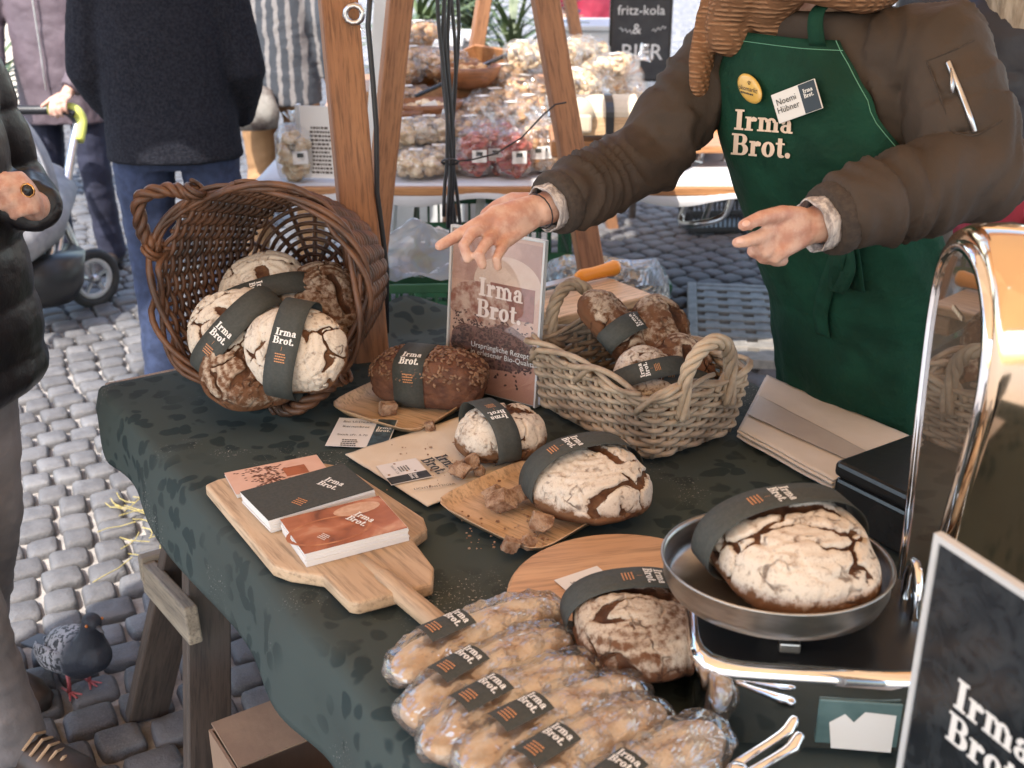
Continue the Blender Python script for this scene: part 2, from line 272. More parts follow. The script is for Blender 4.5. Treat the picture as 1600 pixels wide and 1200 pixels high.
for i,(x,y,wx,wy,a,k,dz) in enumerate(near):
    if i<300:
        o=bpy.data.objects.new('cobble',cmesh[k]); C.objects.link(o); o.parent=gnd; o.location=(x,y,dz); o.rotation_euler=(rr.uniform(-.03,.03),rr.uniform(-.03,.03),a); o.scale=(wx,wy,1)
    else:
        ca,sa=math.cos(a),math.sin(a); far.add([(x+v[0]*wx*ca-v[1]*wy*sa,y+v[0]*wx*sa+v[1]*wy*ca,v[2]+dz) for v in CM[k].v],CM[k].f)
stuff(part('far_cobbles',far,MT['stone'],gnd,smooth=True))
def farpave():
    m,n,b=newmat('distant_cobble_paving'); g=node(n,'NewGeometry'); vo=node(n,'TexVoronoi',feature='DISTANCE_TO_EDGE'); vo.inputs['Scale'].default_value=8; n.links.new(g.outputs['Position'],vo.inputs['Vector'])
    col=mixc(n,ramp(n,vo.outputs['Distance'],.03,.1),(.36,.33,.31),(.12,.115,.12)); n.links.new(col,b.inputs['Base Color']); b.inputs['Roughness'].default_value=.8; return m
struct(part('far_paving',MB().grid(lambda u,v:(-45+90*u,12.9+72*v,.004),12,12),farpave()))
# drain grate set in the paving behind the seller
GX=P(1150,520,0); gr=thing('drain_grate','grey slotted cast iron drain grate set in paving behind green apron','drain',(GX.x+.06,GX.y+.05,0),R(-8))
iron=pm('worn_cast_iron',(.27,.24,.21),(.17,.15,.13),20,.6,metal=0,bs=90,bstr=.2)
fr=MB(); 
for (c,d) in (((-.23,0,.02),(.04,.94,.05)),((.23,0,.02),(.04,.94,.05)),((0,-.45,.019),(.42,.04,.05)),((0,.45,.019),(.42,.04,.05))): fr.box(c,d)
part('frame',fr,iron,gr,world=False,bev=.004)
for i in range(9): part('bar',MB().box((0,-.4+i*.1,.02),(.42,.056,.045)),iron,gr,world=False,bev=.004)
for i in range(4): part('bar',MB().box((-.15+i*.1,0,.0175),(.058,.86,.042)),iron,gr,world=False,bev=.003)
part('pit',MB().box((0,0,.004),(.5,.94,.01)),MT['blackmetal'],gr,world=False)
# straw wisps on the paving
sb=MB()
for i in range(26):
    p=P(rr.uniform(175,262),rr.uniform(775,895),.02); a=rr.uniform(0,PI); l=rr.uniform(.05,.14); b_=rr.uniform(-.03,.03)
    sb.tube([p+V((math.cos(a)*l*t-math.sin(a)*b_*t*t*2,math.sin(a)*l*t+math.cos(a)*b_*t*t*2,rr.uniform(0,.006))) for t in(-.5,-.2,.1,.5)],.0013,4)
stuff(tag(part('straw',sb,pm('dry_straw',(.42,.34,.12),(.3,.24,.08),20,.8)),'yellow dry straw wisps scattered on the cobbles','straw'))
# ---------------------------------------------------------------- our table
A=T(168,602); ex=V((.553,-.833,0)).normalized(); ey=V((.833,.553,0)).normalized(); TW=1.03; TL=2.05
def tab(s,t,z=TZ): q=A+ex*s+ey*t; return V((q.x,q.y,z))
MTAB=Matrix.Translation((A.x,A.y,0))@Matrix(((ex.x,ey.x,0,0),(ex.y,ey.y,0,0),(0,0,1,0),(0,0,0,1)))
tb=thing('market_table','long wooden trestle table under a dark green cloth','table',M=MTAB)
for i in range(5): part('plank',MB().box((TL/2-.02,TW*(i+.5)/5,TZ-.022),(TL+.03,TW/5-.004,.03)),wood('tabletop_plank',(.38,.26,.17),(.26,.17,.1),'x') if i==0 else bpy.data.materials['tabletop_plank'],tb,world=False,bev=.004)
def beam(name,a,b,wx,wy,mat,parent,world=True,bev=.004,up=None):
    a,b=V(a),V(b); z=(b-a); L=z.length; z.normalize(); x=V(up) if up else V((0,0,1)); x=(x-z*x.dot(z)); x=x.normalized() if x.length>1e-4 else z.orthogonal().normalized(); y=z.cross(x)
    M=Matrix(((x.x,y.x,z.x,a.x),(x.y,y.y,z.y,a.y),(x.z,y.z,z.z,a.z),(0,0,0,1)))
    mb=MB().box((0,0,L/2),(wx,wy,L))
    me=mesh(name,mb.v,mb.f,False); o=bpy.data.objects.new(name,me); C.objects.link(o); me.materials.append(mat); o.parent=parent
    ml=WM[parent.name].inverted()@M if world else M
    o.location,q,_=ml.decompose(); o.rotation_euler=q.to_euler(); WM[o.name]=WM[parent.name]@ml
    if bev: md=o.modifiers.new('b','BEVEL'); md.width=bev; md.segments=2
    return o
for s in (.10,1.75):
    for t0,t1 in ((.13,-.02),(TW-.13,TW+.02)):
        beam('leg',(s+.10,t0,TZ-.04),(s-.10,t1,0),.032,.085,MT['leg'],tb,False,up=(1,0,0)); beam('leg',(s+.06,t0,TZ-.04),(s+.28,t1,0),.032,.085,MT['leg'],tb,False,up=(1,0,0))
        br=beam('brace',(s-.062,t1+.035,.36),(s+.225,t1+.035,.40),.075,.026,MT['brace'],tb,False)
    beam('crossbar',(s-.05,.0,.38),(s-.05,TW,.38),.06,.025,MT['brace'],tb,False)
# cloth draped over it, hanging on the customer side
def cl(u,v):
    s=-.012+u*(TL+.03); t=-.17+v*(TW+.17+.12); z=TZ-.0045
    rw=noise.noise(V((s*5,t*5,1)))*.003+(.5-abs(noise.noise(V((s*7+t*3,t*4-s*2,8)))))**3*.012+noise.noise(V((s*14,t*14,4)))*.001
    # long crease running from the basket towards the edge
    d=(s-.22)*.35-(t-.16)*.94+.02; al=(s-.22)*.94+(t-.16)*.35
    rw+=.011*math.exp(-(d/.016)**2)*max(0,1-abs(al)/.26)
    d2=(s-.36)*.1+(t-.03); rw+=.006*math.exp(-((s-.36+t*.3)/.02)**2)*max(0,1-abs(t-.04)/.1)
    if t<.0:
        dr=.045+.06*sm(0,.1,s)+.03*sm(.1,.6,s)+.03*sm(.5,1,s); q=-t/.17*dr; fold=.012*math.sin(s*17+1.5*math.sin(s*6))*min(1,q/.1); r_=min(q,.012)
        return tab(s,-r_*.9-.012*min(1,q/.05)-fold*.8-q*.10,z-max(0,q-.006)*(1+.12*math.sin(s*4+1)))
    if t>TW: q=t-TW; return tab(s,TW+min(q,.012)+.01*math.sin(s*11)*q/.12,z-max(0,q-.006))
    k=0
    if s<.06 and t>.42: k=.045*max(0,1-abs(t-.62)/.22)*(1-s/.06)*(1+.3*math.sin(t*30))      # far end bunched up
    return tab(s-k*.3,t,z+abs(rw)*1.0+k)
clo=part('tablecloth',MB().grid(cl,150,110),MT['cloth'],None,smooth=True,solid=.0015); tag(clo,'dark green spotted cloth draped over the market table','tablecloth')
# ---------------------------------------------------------------- canopies and posts
def canopy(label,poly,z0,apex,h,mat,val=True):
    o=thing('market_canopy',label,'canopy',(apex[0],apex[1],0)); n=len(poly); mb=MB(); rings=[]
    for k in (1.,.66,.33,.01): rings.append([(apex[0]+(x-apex[0])*k,apex[1]+(y-apex[1])*k,z0+h*(1-k)) for x,y in poly])
    mb.loft(rings,cap=False); part('roof_cloth',mb,mat,o)
    if val: part('valance',MB().loft([[(x,y,z0-.003) for x,y in poly],[(x*1.0,y,z0-.16) for x,y in poly]],cap=False),mat,o)
    return o
canA=canopy('orange fabric canopy above the bread table',[(-2.35,-1.6),(-2.35,.45),(-1.8,1.1),(-1.16,1.75),(-1.16,2.40),(2.6,2.9),(2.6,-1.6)],2.35,(.2,.6),.55,MT['canopy'])
coat_shade=canopy('unseen orange awning added to shade the shopper in the wool coat',[(-2.35,2.1),(-2.35,3.9),(-.6,3.9),(-.6,2.6),(-1.12,2.42),(-1.22,2.22),(-1.32,2.36),(-1.44,2.45),(-1.57,2.48),(-1.70,2.45),(-1.82,2.36),(-1.92,2.22)],2.36,(-1.4,3.2),.2,MT['canopy'],False)  # added awning, out of view; edge shaped for the coat's lit patch
canB=canopy('orange fabric canopy above the neighbouring dried fruit stall',[(-.3,4.1),(-.3,6.4),(3.6,6.6),(3.6,3.7)],2.45,(1.4,5.1),.5,MT['canopy'])
st=thing('stall_frame','brown timber posts and leaning struts of the stall behind the basket','stall frame',(PD(560,200,2.5).x,2.4,0))
def post(a,b,w_,d_): return beam('post',a,b,w_,d_,MT['post'],st,up=(.3,-1,0))
a=PYd(528,0,2.32); b=PYd(566,420,2.20); dv=(b-a); post(b+dv*(b.z/-dv.z if dv.z else 0),a-dv*((2.42-a.z)/-dv.z),.048,.072)
a=PYd(625,0,2.95); b=PYd(583,420,2.85); dv=(b-a); post(b+dv*(b.z/-dv.z),a-dv*((2.45-a.z)/-dv.z),.05,.06)
a=PYd(852,0,3.05); b=PYd(932,470,2.92); dv=(b-a); post(b+dv*(b.z/-dv.z),a-dv*((2.45-a.z)/-dv.z),.045,.066)
a=PYd(756,0,4.9); b=PYd(742,90,4.9); dv=(b-a); post(b+dv*(b.z/-dv.z),a-dv*((2.45-a.z)/-dv.z),.05,.055)
a=PYd(890,0,6.0); b=PYd(905,80,6.0); dv=(b-a); post(b+dv*(b.z/-dv.z),a-dv*((2.45-a.z)/-dv.z),.05,.055)
for (a,b,r_) in ((PYd(601,235,2.9),PYd(598,420,2.9),.012),): beam('shim',b,a,.02,.03,MT['post'],st)
# ring bolt on the near post
part('ring_bolt',MB().tube([PYd(553+14*math.cos(t*.6),22+14*math.sin(t*.6),2.28) for t in range(11)],.006,6,closed=True),MT['alu'],st,smooth=True)
# cables
cb=thing('cable_bundle','bundle of thin black cables hanging in front of the fruit stall','cable',(PYd(704,370,2.75).x,2.75,PYd(704,370,2.75).z))
for k in range(6):
    dx=(k-2.5)*5; ph=rr.random()*6
    pts=[PYd(700+dx*(.35+.65*abs(math.cos(y/253*PI/2+ (0 if y<253 else 0))))*(1 if y!=253 else .3)+4*math.sin(y*.02+ph)+(y/370)*6,y,2.75+.01*k) for y in range(-40,340+12*k,18)]
    part('cable',MB().tube(pts,.0048,6),MT['cable'],cb,smooth=True)
part('cable_tie',MB().tube([PYd(703+13*math.cos(t*.5),253+4*math.sin(t*.5),2.74+.02*math.sin(t*.5)) for t in range(13)],.003,5,closed=True),MT['cable'],cb,smooth=True)
part('tie_wire',MB().tube([PYd(x,y,2.8) for x,y in ((705,252),(735,250),(775,240),(815,215),(848,180),(868,163),(885,160))],.0022,5),MT['cable'],cb,smooth=True)
cb2=tag(part('power_cable',MB().tube([PYd(x,y,2.22) for x,y in ((580,-30),(575,40),(583,130),(588,200),(589,300),(597,360),(604,420),(604,520))],.0055,6),MT['cable'],None,smooth=True),'single black cable hanging down beside the nearest timber post','cable')
# ---------------------------------------------------------------- lettering
def text2d(s,size=1,align='LEFT',bold=0,spacing=1.0):
    bold=0
    cu=bpy.data.curves.new('t','FONT'); cu.body=s; cu.size=size; cu.align_x=align; cu.resolution_u=2; cu.offset=bold*size; cu.space_line=.9*spacing
    o=bpy.data.objects.new('t',cu); C.objects.link(o); dg=bpy.context.evaluated_depsgraph_get(); dg.update()
    me=bpy.data.meshes.new_from_object(o.evaluated_get(dg)); vs=[(v.co.x,v.co.y,0) for v in me.vertices]; fs=[tuple(p.vertices) for p in me.polygons]
    bpy.data.objects.remove(o); bpy.data.curves.remove(cu); bpy.data.meshes.remove(me); return vs,fs
def logo2d():                        # slab serif two-line wordmark, cap height 1, baseline of lower line 0
    mb=MB(); st=[0]
    def rect(x0,y0,x1,y1):
        st[0]+=1; z=st[0]*.0012; mb.add([(x0,y0,z),(x1,y0,z),(x1,y1,z),(x0,y1,z)],[(0,1,2,3)])
    def ring(cx,cy,ro,so,ri,si,a0=0,a1=360,n=16):
        st[0]+=1; z=st[0]*.0012; vs=[]; 
        for i in range(n+1):
            a=R(a0+(a1-a0)*i/n); vs+=[(cx+ro*math.cos(a),cy+so*math.sin(a),z),(cx+ri*math.cos(a),cy+si*math.sin(a),z)]
        mb.add(vs,[(2*i,2*i+1,2*i+3,2*i+2) for i in range(n)])
    def I(x,y): rect(x+.1,y,x+.34,y+1); rect(x,y,x+.44,y+.1); rect(x,y+.9,x+.44,y+1); return .5
    def r(x,y): rect(x+.08,y,x+.29,y+.68); rect(x,y,x+.4,y+.09); rect(x,y+.59,x+.2,y+.68); ring(x+.40,y+.42,.16,.27,.0,.13,40,170,8); ring(x+.47,y+.56,.1,.1,0,0); return .6
    def m(x,y):
        for k in (0,.36,.72): rect(x+.08+k,y,x+.28+k,y+.5 if k else y+.68); rect(x+k,y,x+.36+k-.02,y+.09)
        rect(x,y+.59,x+.2,y+.68)
        for k in (0,.36): ring(x+.32+k,y+.46,.24,.23,.06,.12,0,160,8)
        return 1.12
    def a(x,y): rect(x+.32,y+.05,x+.52,y+.5); ring(x+.28,y+.46,.24,.23,.05,.14,0,180,8); ring(x+.13,y+.5,.09,.09,0,0); ring(x+.27,y+.2,.26,.21,.09,.11); rect(x+.4,y,x+.62,y+.09); return .66
    def B(x,y):
        rect(x+.1,y,x+.33,y+1); rect(x,y,x+.5,y+.1); rect(x,y+.9,x+.48,y+1); rect(x+.2,y+.48,x+.5,y+.57)
        ring(x+.47,y+.74,.28,.26,.06,.16,-90,90,10); ring(x+.49,y+.275,.33,.275,.08,.175,-90,90,10); return .86
    def o(x,y): ring(x+.32,y+.34,.32,.36,.1,.25); return .68
    def t(x,y): rect(x+.1,y+.15,x+.31,y+.9); rect(x,y+.59,x+.44,y+.68); ring(x+.29,y+.17,.19,.18,-.0,.07,180,330,8); return .48
    x=.08
    for f in (I,r,m,a): x+=f(x,1.18)
    x=0
    for f in (B,r,o,t): x+=f(x,0)
    ring(x+.12,.12,.13,.13,0,0)
    vs=[(v[0]-1.4,v[1]-1.1,v[2]) for v in mb.v]; return vs,mb.f
LOGO=logo2d()
def dashes(n=4,w=1.7,gap=.40,seed=0):     # lines of print too small to read
    mb=MB(); r_=random.Random(seed)
    for i in range(n):
        x=-w/2*r_.uniform(.8,1); 
        while x<w/2*.85:
            l=r_.uniform(.1,.3); mb.add([(x,-i*gap,0),(min(x+l,w/2),-i*gap,0),(min(x+l,w/2),-i*gap+.17,0),(x,-i*gap+.17,0)],[(0,1,2,3)]); x+=l+.06
    return mb.v,mb.f
DASH=dashes()
def put2d(name,m2,fn,scale,mat,parent,dx=0,dy=0,world=False,off=.0006):
    mb=MB(); mb.add([fn(dx+v[0]*scale,dy+v[1]*scale,off+v[2]*scale*.5) for v in m2[0]],m2[1]); return part(name,mb,mat,parent,world=world)
def flat(Mx): return lambda x,y,o:Mx@V((x,y,o))
# ---------------------------------------------------------------- bread
def cubesphere(n):
    vs=[];fs=[];idx={}
    def vid(p):
        k=tuple(round(c,5) for c in p)
        if k not in idx: idx[k]=len(vs); vs.append(V(p).normalized())
        return idx[k]
    for ax in range(3):
        for sg in(-1,1):
            for i in range(n):
                for j in range(n):
                    q=[]
                    for (a,b) in ((i,j),(i+1,j),(i+1,j+1),(i,j+1)):
                        x=math.tan((2*a/n-1)*PI/4); y=math.tan((2*b/n-1)*PI/4); p=[0,0,0]; p[ax]=sg; p[(ax+1)%3]=x*sg; p[(ax+2)%3]=y; q.append(vid(p))
                    fs.append(tuple(q))
    return vs,fs
CSV={n:cubesphere(n) for n in (14,22,40,60)}
def loafshape(d,a,b,h,p=2.2,q=2.35):
    x,y,z=abs(d.x),abs(d.y),abs(d.z); r=1/(((x**p+y**p)**(q/p)+z**q)**(1/q))
    Z=d.z*r*(h*.64 if d.z>0 else h*.36)+h*.36
    return V((a*d.x*r,b*d.y*r,max(Z,.0)*(1 if Z>.012 else .8)))
def loaf_mesh(a,b,h,seed,flour,slash,scale=1.0):
    vs,fs=CSV[60]; out=[]; ck=[]; fl=[]; so=V((seed*7.3,seed*3.1,seed*1.7))
    for d in vs:
        p=loafshape(d,a,b,h); w_=p+V((noise.noise(p*18+so),noise.noise(p*18-so),noise.noise(p*18+so*2)))*.020+V((noise.noise(p*55+so),noise.noise(p*55-so),noise.noise(p*55+so*2)))*.006
        q=V((w_.x*17,w_.y*27,w_.z*15))*scale+so
        dd=noise.voronoi(q)[0]; e=dd[1]-dd[0]; msk=sm(-.15,.3,noise.noise(p*11+so*3)); wd=.05+.22*max(0,noise.noise(p*24-so)+.25); c=(1-sm(.02,wd+.04,e))*(.24+.76*msk)
        # the big baker's tear
        t=abs((p.x*math.cos(slash)+p.y*math.sin(slash))-.012*noise.noise(p*30+so)-b*.18); al=abs(-p.x*math.sin(slash)+p.y*math.cos(slash))
        if d.z>.1: c=max(c,(1-sm(.004,.014,t))*(1-sm(a*.45,a*.75,al)))
        c=c*sm(-.05,.3,d.z+.2)
        nn=V((d.x/a,d.y/b,d.z/h)).normalized(); lump=noise.noise(p*12+so)*.009+noise.noise(p*40+so)*.0016
        rgh=math.sin((p.xy.length)*2*PI/.013)*.0006 if d.z>.1 else 0
        out.append(p+nn*(lump+rgh-c*.0085)); ck.append(c); rs=math.sin((p.xy.length+.006*noise.noise(p*25+so))*2*PI/.0125); fl.append(flour*sm(-.25,.35,d.z)+noise.noise(p*20+so*2)*.30+.13*rs*sm(-.2,.35,noise.noise(p*9-so))-.03)
    zm=min(v.z for v in out)
    for v in out: v.z=max(v.z-zm-.004,0)
    me=mesh('loaf_crust',out,fs)
    for nm,val in(('crack',ck),('flour',fl)): at=me.attributes.new(nm,'FLOAT','POINT'); at.data.foreach_set('value',val)
    return me
def loaf(label,loc,rz,a,b,h,seed,flour=.85,band=None,tilt=(0,0),group=None,mat='crust',slash=.3,name='bread_loaf',scale=1.0,M=None):
    M=M if M else Matrix.Translation(V(loc))@Matrix.Rotation(rz,4,'Z')@Matrix.Rotation(tilt[0],4,'X')@Matrix.Rotation(tilt[1],4,'Y')
    o=thing(name,label,'bread',M=M,group=group); part('crust',None,MT[mat],o,me=loaf_mesh(a,b,h,seed,flour,slash,scale),world=False)
    if band:
        y0,bw,sT,flip=band; ks=math.sqrt(max(.1,1-(abs(y0)/b)**2.3)); aa,hh=a*ks+.010,h*(.36+.64*ks)+.009
        def hoop(s,y):      # s = angle over the loaf, 0 right side, 90 top
            an=R(s); d=V((math.cos(an),0,math.sin(an))); q=2.35; r=1/((abs(d.x)**q+abs(d.z)**q)**(1/q))
            return V((aa*d.x*r,y0+y,d.z*r*(hh-.36*h if d.z>0 else .36*h)+.36*h))
        bo=part('paper_band',MB().grid(lambda u,v:hoop(-42+264*u,(v-.5)*bw+.002*math.sin(u*9)),48,4),MT['band'],o,smooth=True,world=False,solid=.0006)
        per=math.pi*(aa+hh)/2/180*1.02
        def fn(x,y,of):
            s=sT+(y/per)*(-1 if flip else 1); p=hoop(s,x*(1 if flip else -1)*-1); c=V((0,p.y,.36*h)); n_=(p-c).normalized(); return p+n_*(of+.0006)
        k=bw*.245
        put2d('lettering',LOGO,fn,k,MT['white'],bo); put2d('printed_lines',DASH,fn,k*.9,MT['orange_print'],bo,dy=-k*2.6)
        put2d('printed_rule',([(-.02,-.3,0),(.02,-.3,0),(.02,.3,0),(-.02,.3,0)],[(0,1,2,3)]),fn,k,MT['orange_print'],bo,dy=-k*1.75)
    return o
def chunk(label,loc,r,seed,group,rz=0):
    rn=random.Random(seed); vs,fs=CSV[14]; out=[]; pl=[(V((rn.gauss(0,1),rn.gauss(0,1),rn.gauss(0,1))).normalized(),rn.uniform(.5,.7)) for _ in range(2)]; rt=Matrix.Rotation(rn.random()*6,3,'X')@Matrix.Rotation(rn.random()*6,3,'Z'); pl+=[(rt@V(v),rn.uniform(.36,.6)) for v in ((1,0,0),(-1,0,0),(0,1,0),(0,-1,0),(0,0,1),(0,0,-1))]
    for d in vs:
        k=1.0
        for n_,dd in pl:
            c=d.dot(n_)
            if c>0: k=min(k,dd/c)
        out.append(V((d.x*k*1.15,d.y*k*.95,d.z*k*.8))*r*(1+.07*noise.noise(d*9+V((seed,0,0))))*1.5)
    zm=min(v.z for v in out); o=part('bread_piece',MB().add([v-V((0,0,zm)) for v in out],fs),MT['crumb'],None,smooth=False); o.location=loc; o.rotation_euler=(0,0,rz); return tag(o,label,'bread piece',group)
def crumbs(pxs,n,dz,seed,label,sc=1):
    mb=MB(); rn=random.Random(seed)
    for i in range(n):
        x0,y0,x1,y1=pxs; p=T(rn.uniform(x0,x1),rn.uniform(y0,y1),dz); r=rn.uniform(.0008,.0026)*sc
        mb.ball(p+V((0,0,r*.5)),(r*rn.uniform(.7,1.6),r,r*.7),5,3)
    return stuff(tag(part('bread_crumbs',mb,MT['crumb']),label,'crumbs'))
# ---------------------------------------------------------------- wicker
def rope(mb,path,R0,r,k,turns,n=6,closed=False,phase=0):
    """k strands twisted round a path; returns list of MB, one per strand"""
    path=[V(p) for p in path]; m=len(path); res=[]; t0=(path[1]-path[0]).normalized(); u=t0.orthogonal().normalized(); fr=[]
    for i in range(m):
        a=path[(i-1)%m] if closed or i>0 else path[i]; b=path[(i+1)%m] if closed or i<m-1 else path[i]; t=(b-a).normalized(); u=(u-t*u.dot(t)).normalized(); fr.append((u.copy(),t.cross(u)))
    for j in range(k):
        pts=[]
        for i in range(m):
            an=2*PI*(turns*i/(m if closed else m-1)+j/k)+phase; pts.append(path[i]+(fr[i][0]*math.cos(an)+fr[i][1]*math.sin(an))*R0)
        res.append(MB().tube(pts,r,n,closed=closed))
    return res
def curve(pts,n):        # Catmull-Rom through points
    pts=[V(p) for p in pts]; out=[]; m=len(pts)
    for i in range(m-1):
        p0,p1,p2,p3=pts[max(i-1,0)],pts[i],pts[i+1],pts[min(i+2,m-1)]
        for k in range(n):
            t=k/n; out.append(.5*((2*p1)+(p2-p0)*t+(2*p0-5*p1+4*p2-p3)*t*t+(3*p1-p0-3*p2+p3)*t**3))
    return out+[pts[-1]]
def weave(o,prof,nst,rows,r,amp,mat,rnd,stake_r,z0,z1,sub=4,pair=1,jit=.3):
    """prof(theta,z)->(point,outward normal); stakes and woven rows become parts of o"""
    for k in range(nst):
        th=2*PI*(k+.0)/nst; pts=[prof(th,z0+(z1-z0)*i/7)[0] for i in range(8)]
        part('stake',MB().tube(pts,stake_r,6),mat,o,smooth=True,world=False)
    for j in range(rows):
        z=z0+(z1-z0)*(j+.5)/rows; ns=nst*sub; pts=[]; ph=PI*(j%2); rr_=r*rnd.uniform(.85,1.12); zz=rnd.uniform(-1,1)*r*jit; p2=rnd.random()*6
        for i in range(ns):
            th=2*PI*i/ns; p,n_=prof(th,z+zz*math.sin(th*3+p2)); pts.append(p+n_*(amp*math.cos(th*nst/2/pair*1.0+ph)+rnd.uniform(-.1,.1)*r))
        part('wicker_strand',MB().tube(pts,rr_,6,closed=True),mat,o,smooth=True,world=False)
# ---------------------------------------------------------------- big brown basket lying on its side
rb=random.Random(11)
BR,BB,BD=.192,.142,.29
axd=V((-.19,-.96,.17)).normalized()          # from base to opening
rimc=PD(402,484,2.03)
zx=axd; xx=V((0,0,1)).cross(zx).normalized(); yx=zx.cross(xx)
MBK=Matrix(((xx.x,yx.x,zx.x,rimc.x),(xx.y,yx.y,zx.y,rimc.y),(xx.z,yx.z,zx.z,rimc.z),(0,0,0,1)))
low=min((MBK@V((BR*1.04*math.cos(t*.1),BR*1.04*math.sin(t*.1),0))).z for t in range(63)); MBK=Matrix.Translation((0,0,TZ+.012-low))@MBK
bk=thing('wicker_basket','large round brown wicker basket tipped on its side with floured loaves inside','basket',M=MBK)
def bprof(th,z):
    k=(z+BD)/BD; r=BB+(BR-BB)*k**.75; r*=1+.012*math.sin(3*th+1)
    p=V((r*math.cos(th),r*math.sin(th),z)); return p,V((math.cos(th),math.sin(th),-.15))
weave(bk,bprof,34,24,.0052,.0058,MT['wicker'],rb,.0042,-BD,-.012)
for j in range(9):                            # woven base
    r=BB*(j+.6)/9.2; pts=[V((r*math.cos(2*PI*i/64),r*math.sin(2*PI*i/64),-BD+.004*math.cos(2*PI*i/64*8+PI*(j%2)))) for i in range(64)]
    part('wicker_strand',MB().tube(pts,.0046,6,closed=True),MT['wicker'],bk,smooth=True,world=False)
for k in range(8):
    a=PI*k/8; part('stake',MB().tube([V((BB*math.cos(a)*t,BB*math.sin(a)*t,-BD-.004)) for t in(-1,0,1)],.005,6),MT['wicker'],bk,smooth=True,world=False)
# braided rim: overlapping rods that spiral round the edge
for j in range(16):
    a0=2*PI*j/16+rb.uniform(-.1,.1); pts=[]; L=rb.uniform(1.5,2.1); ph=rb.random()*6
    for i in range(22):
        t=i/21; a=a0+L*t; ef=min(1,min(t,1-t)*6); rad=.013*ef*math.cos(2.2*PI*t+ph); h=.013*ef*math.sin(2.2*PI*t+ph)
        rr_=BR+.004+rad; 
        if t<.12: h-=.04*(1-t/.12); rr_-=.006*(1-t/.12)
        pts.append(V((rr_*math.cos(a)*(1+.012*math.sin(3*a+1)),rr_*math.sin(a)*(1+.012*math.sin(3*a+1)),h)))
    part('rim_rod',MB().tube(pts,[.0064*(1-.35*i/21) for i in range(22)],7),MT['wicker'],bk,smooth=True,world=False)
def bhandle(a,spread,out,up):
    c=V((math.cos(a),math.sin(a),0)); t_=V((-math.sin(a),math.cos(a),0)); pts=[]
    for k in (-1,-.95,-.7,0,.7,.95,1):
        q=abs(k); pts.append(c*(BR+.004+out*(1-q**2.2))+t_*k*spread+V((0,0,up*(1-q**2.2)+(-.03 if q==1 else 0))))
    for m_ in rope(None,curve(pts,9),.0075,.0068,3,4.2): part('handle_strand',m_,MT['wicker'],bk,smooth=True,world=False)
    for sg in(-1,1):
        q=c*(BR+.003)+t_*sg*spread
        part('handle_binding',MB().tube([q+c*.016*math.cos(k*.5)+V((0,0,.018*math.sin(k*.5)))+t_*.0007*k*sg for k in range(26)],.0045,6),MT['wicker'],bk,smooth=True,world=False)
def angle_at(px,py):          # rim angle whose point projects nearest to a place in the photo
    return min((2*PI*i/180 for i in range(180)),key=lambda a:(lambda q:(q[0]-px)**2+(q[1]-py)**2)(proj(MBK@V((BR*math.cos(a),BR*math.sin(a),0)))))
bhandle(angle_at(280,350),.062,.062,.02); bhandle(angle_at(490,625),.062,.014,.05)
# loaves inside, resting on the basket's lower side
inv=MBK.inverted()
def inb(px,py,z,yaw,pitch,roll): return Matrix.Translation(MBK@V((0,0,0))*0+PD(px,py,z))@Matrix.Rotation(yaw,4,'Z')@Matrix.Rotation(pitch,4,'X')@Matrix.Rotation(roll,4,'Y')
G='loaves in the big brown basket'
loaf('pale floured loaf leaning in front in brown basket, its paper band upright',None,0,.076,.09,.088,21,.95,band=(0,.052,84,True),M=inb(470,552,1.985,R(-8),R(58),R(0))@Matrix.Rotation(R(82),4,'Z'),slash=1.2,group=G)
loaf('pale floured loaf at the basket wall, paper band running diagonally across it',None,0,.086,.10,.09,22,.95,band=(0,.052,100,True),M=inb(388,536,2.06,R(-4),R(52),R(-4))@Matrix.Rotation(R(50),4,'Z'),slash=.2,group=G)
loaf('loaf at the top of the pile in brown basket, paper band loose on top',None,0,.09,.11,.09,23,.8,band=(0,.045,90,True),M=inb(425,488,2.17,R(-20),R(45),R(10))@Matrix.Rotation(R(30),4,'Z'),group=G)
loaf('dark loaf without a band deepest inside the brown basket',None,0,.075,.10,.085,24,.45,M=inb(505,495,2.16,R(10),R(40),R(10)),mat='crust2',group=G)
loaf('brown loaf half hidden beneath the two pale loaves in brown basket',None,0,.09,.07,.08,25,.5,M=inb(395,600,2.02,R(15),R(35),R(0)),mat='crust2',group=G)
# ---------------------------------------------------------------- grey rectangular basket
g0,g1,g2=T(1012,728),T(1150,684),T(838,640)
gy=V((-.585,.811,0)).normalized(); gx=V((.811,.585,0)); GLn,GWd,GH=.30,.20,.125
gc=g0+gy*GLn/2+gx*GWd/2
MG=Matrix(((gx.x,gy.x,0,gc.x),(gx.y,gy.y,0,gc.y),(0,0,1,TZ+.004),(0,0,0,1)))
gk=thing('wicker_basket','grey rectangular wicker basket with two twisted handles holding small loaves','basket',M=MG)
def gprof(th,z):
    k=z/GH; w_=(GWd/2)*(1+.17*k); l=(GLn/2)*(1+.13*k); c,s=math.cos(th),math.sin(th); q=10.; r=(abs(c)**q+abs(s)**q)**(-1/q)
    n_=V((abs(c)**(q-1)*math.copysign(1,c)/w_,abs(s)**(q-1)*math.copysign(1,s)/l,0)); return V((w_*c*r,l*s*r,z)),n_.normalized()
def reparam(prof,z,N=360):     # even steps along the rounded rectangle
    ps=[prof(2*PI*i/N,z)[0] for i in range(N+1)]; d=[0]
    for i in range(N): d.append(d[-1]+(ps[i+1]-ps[i]).length)
    return [x/d[-1] for x in d]
RP=reparam(gprof,GH/2)
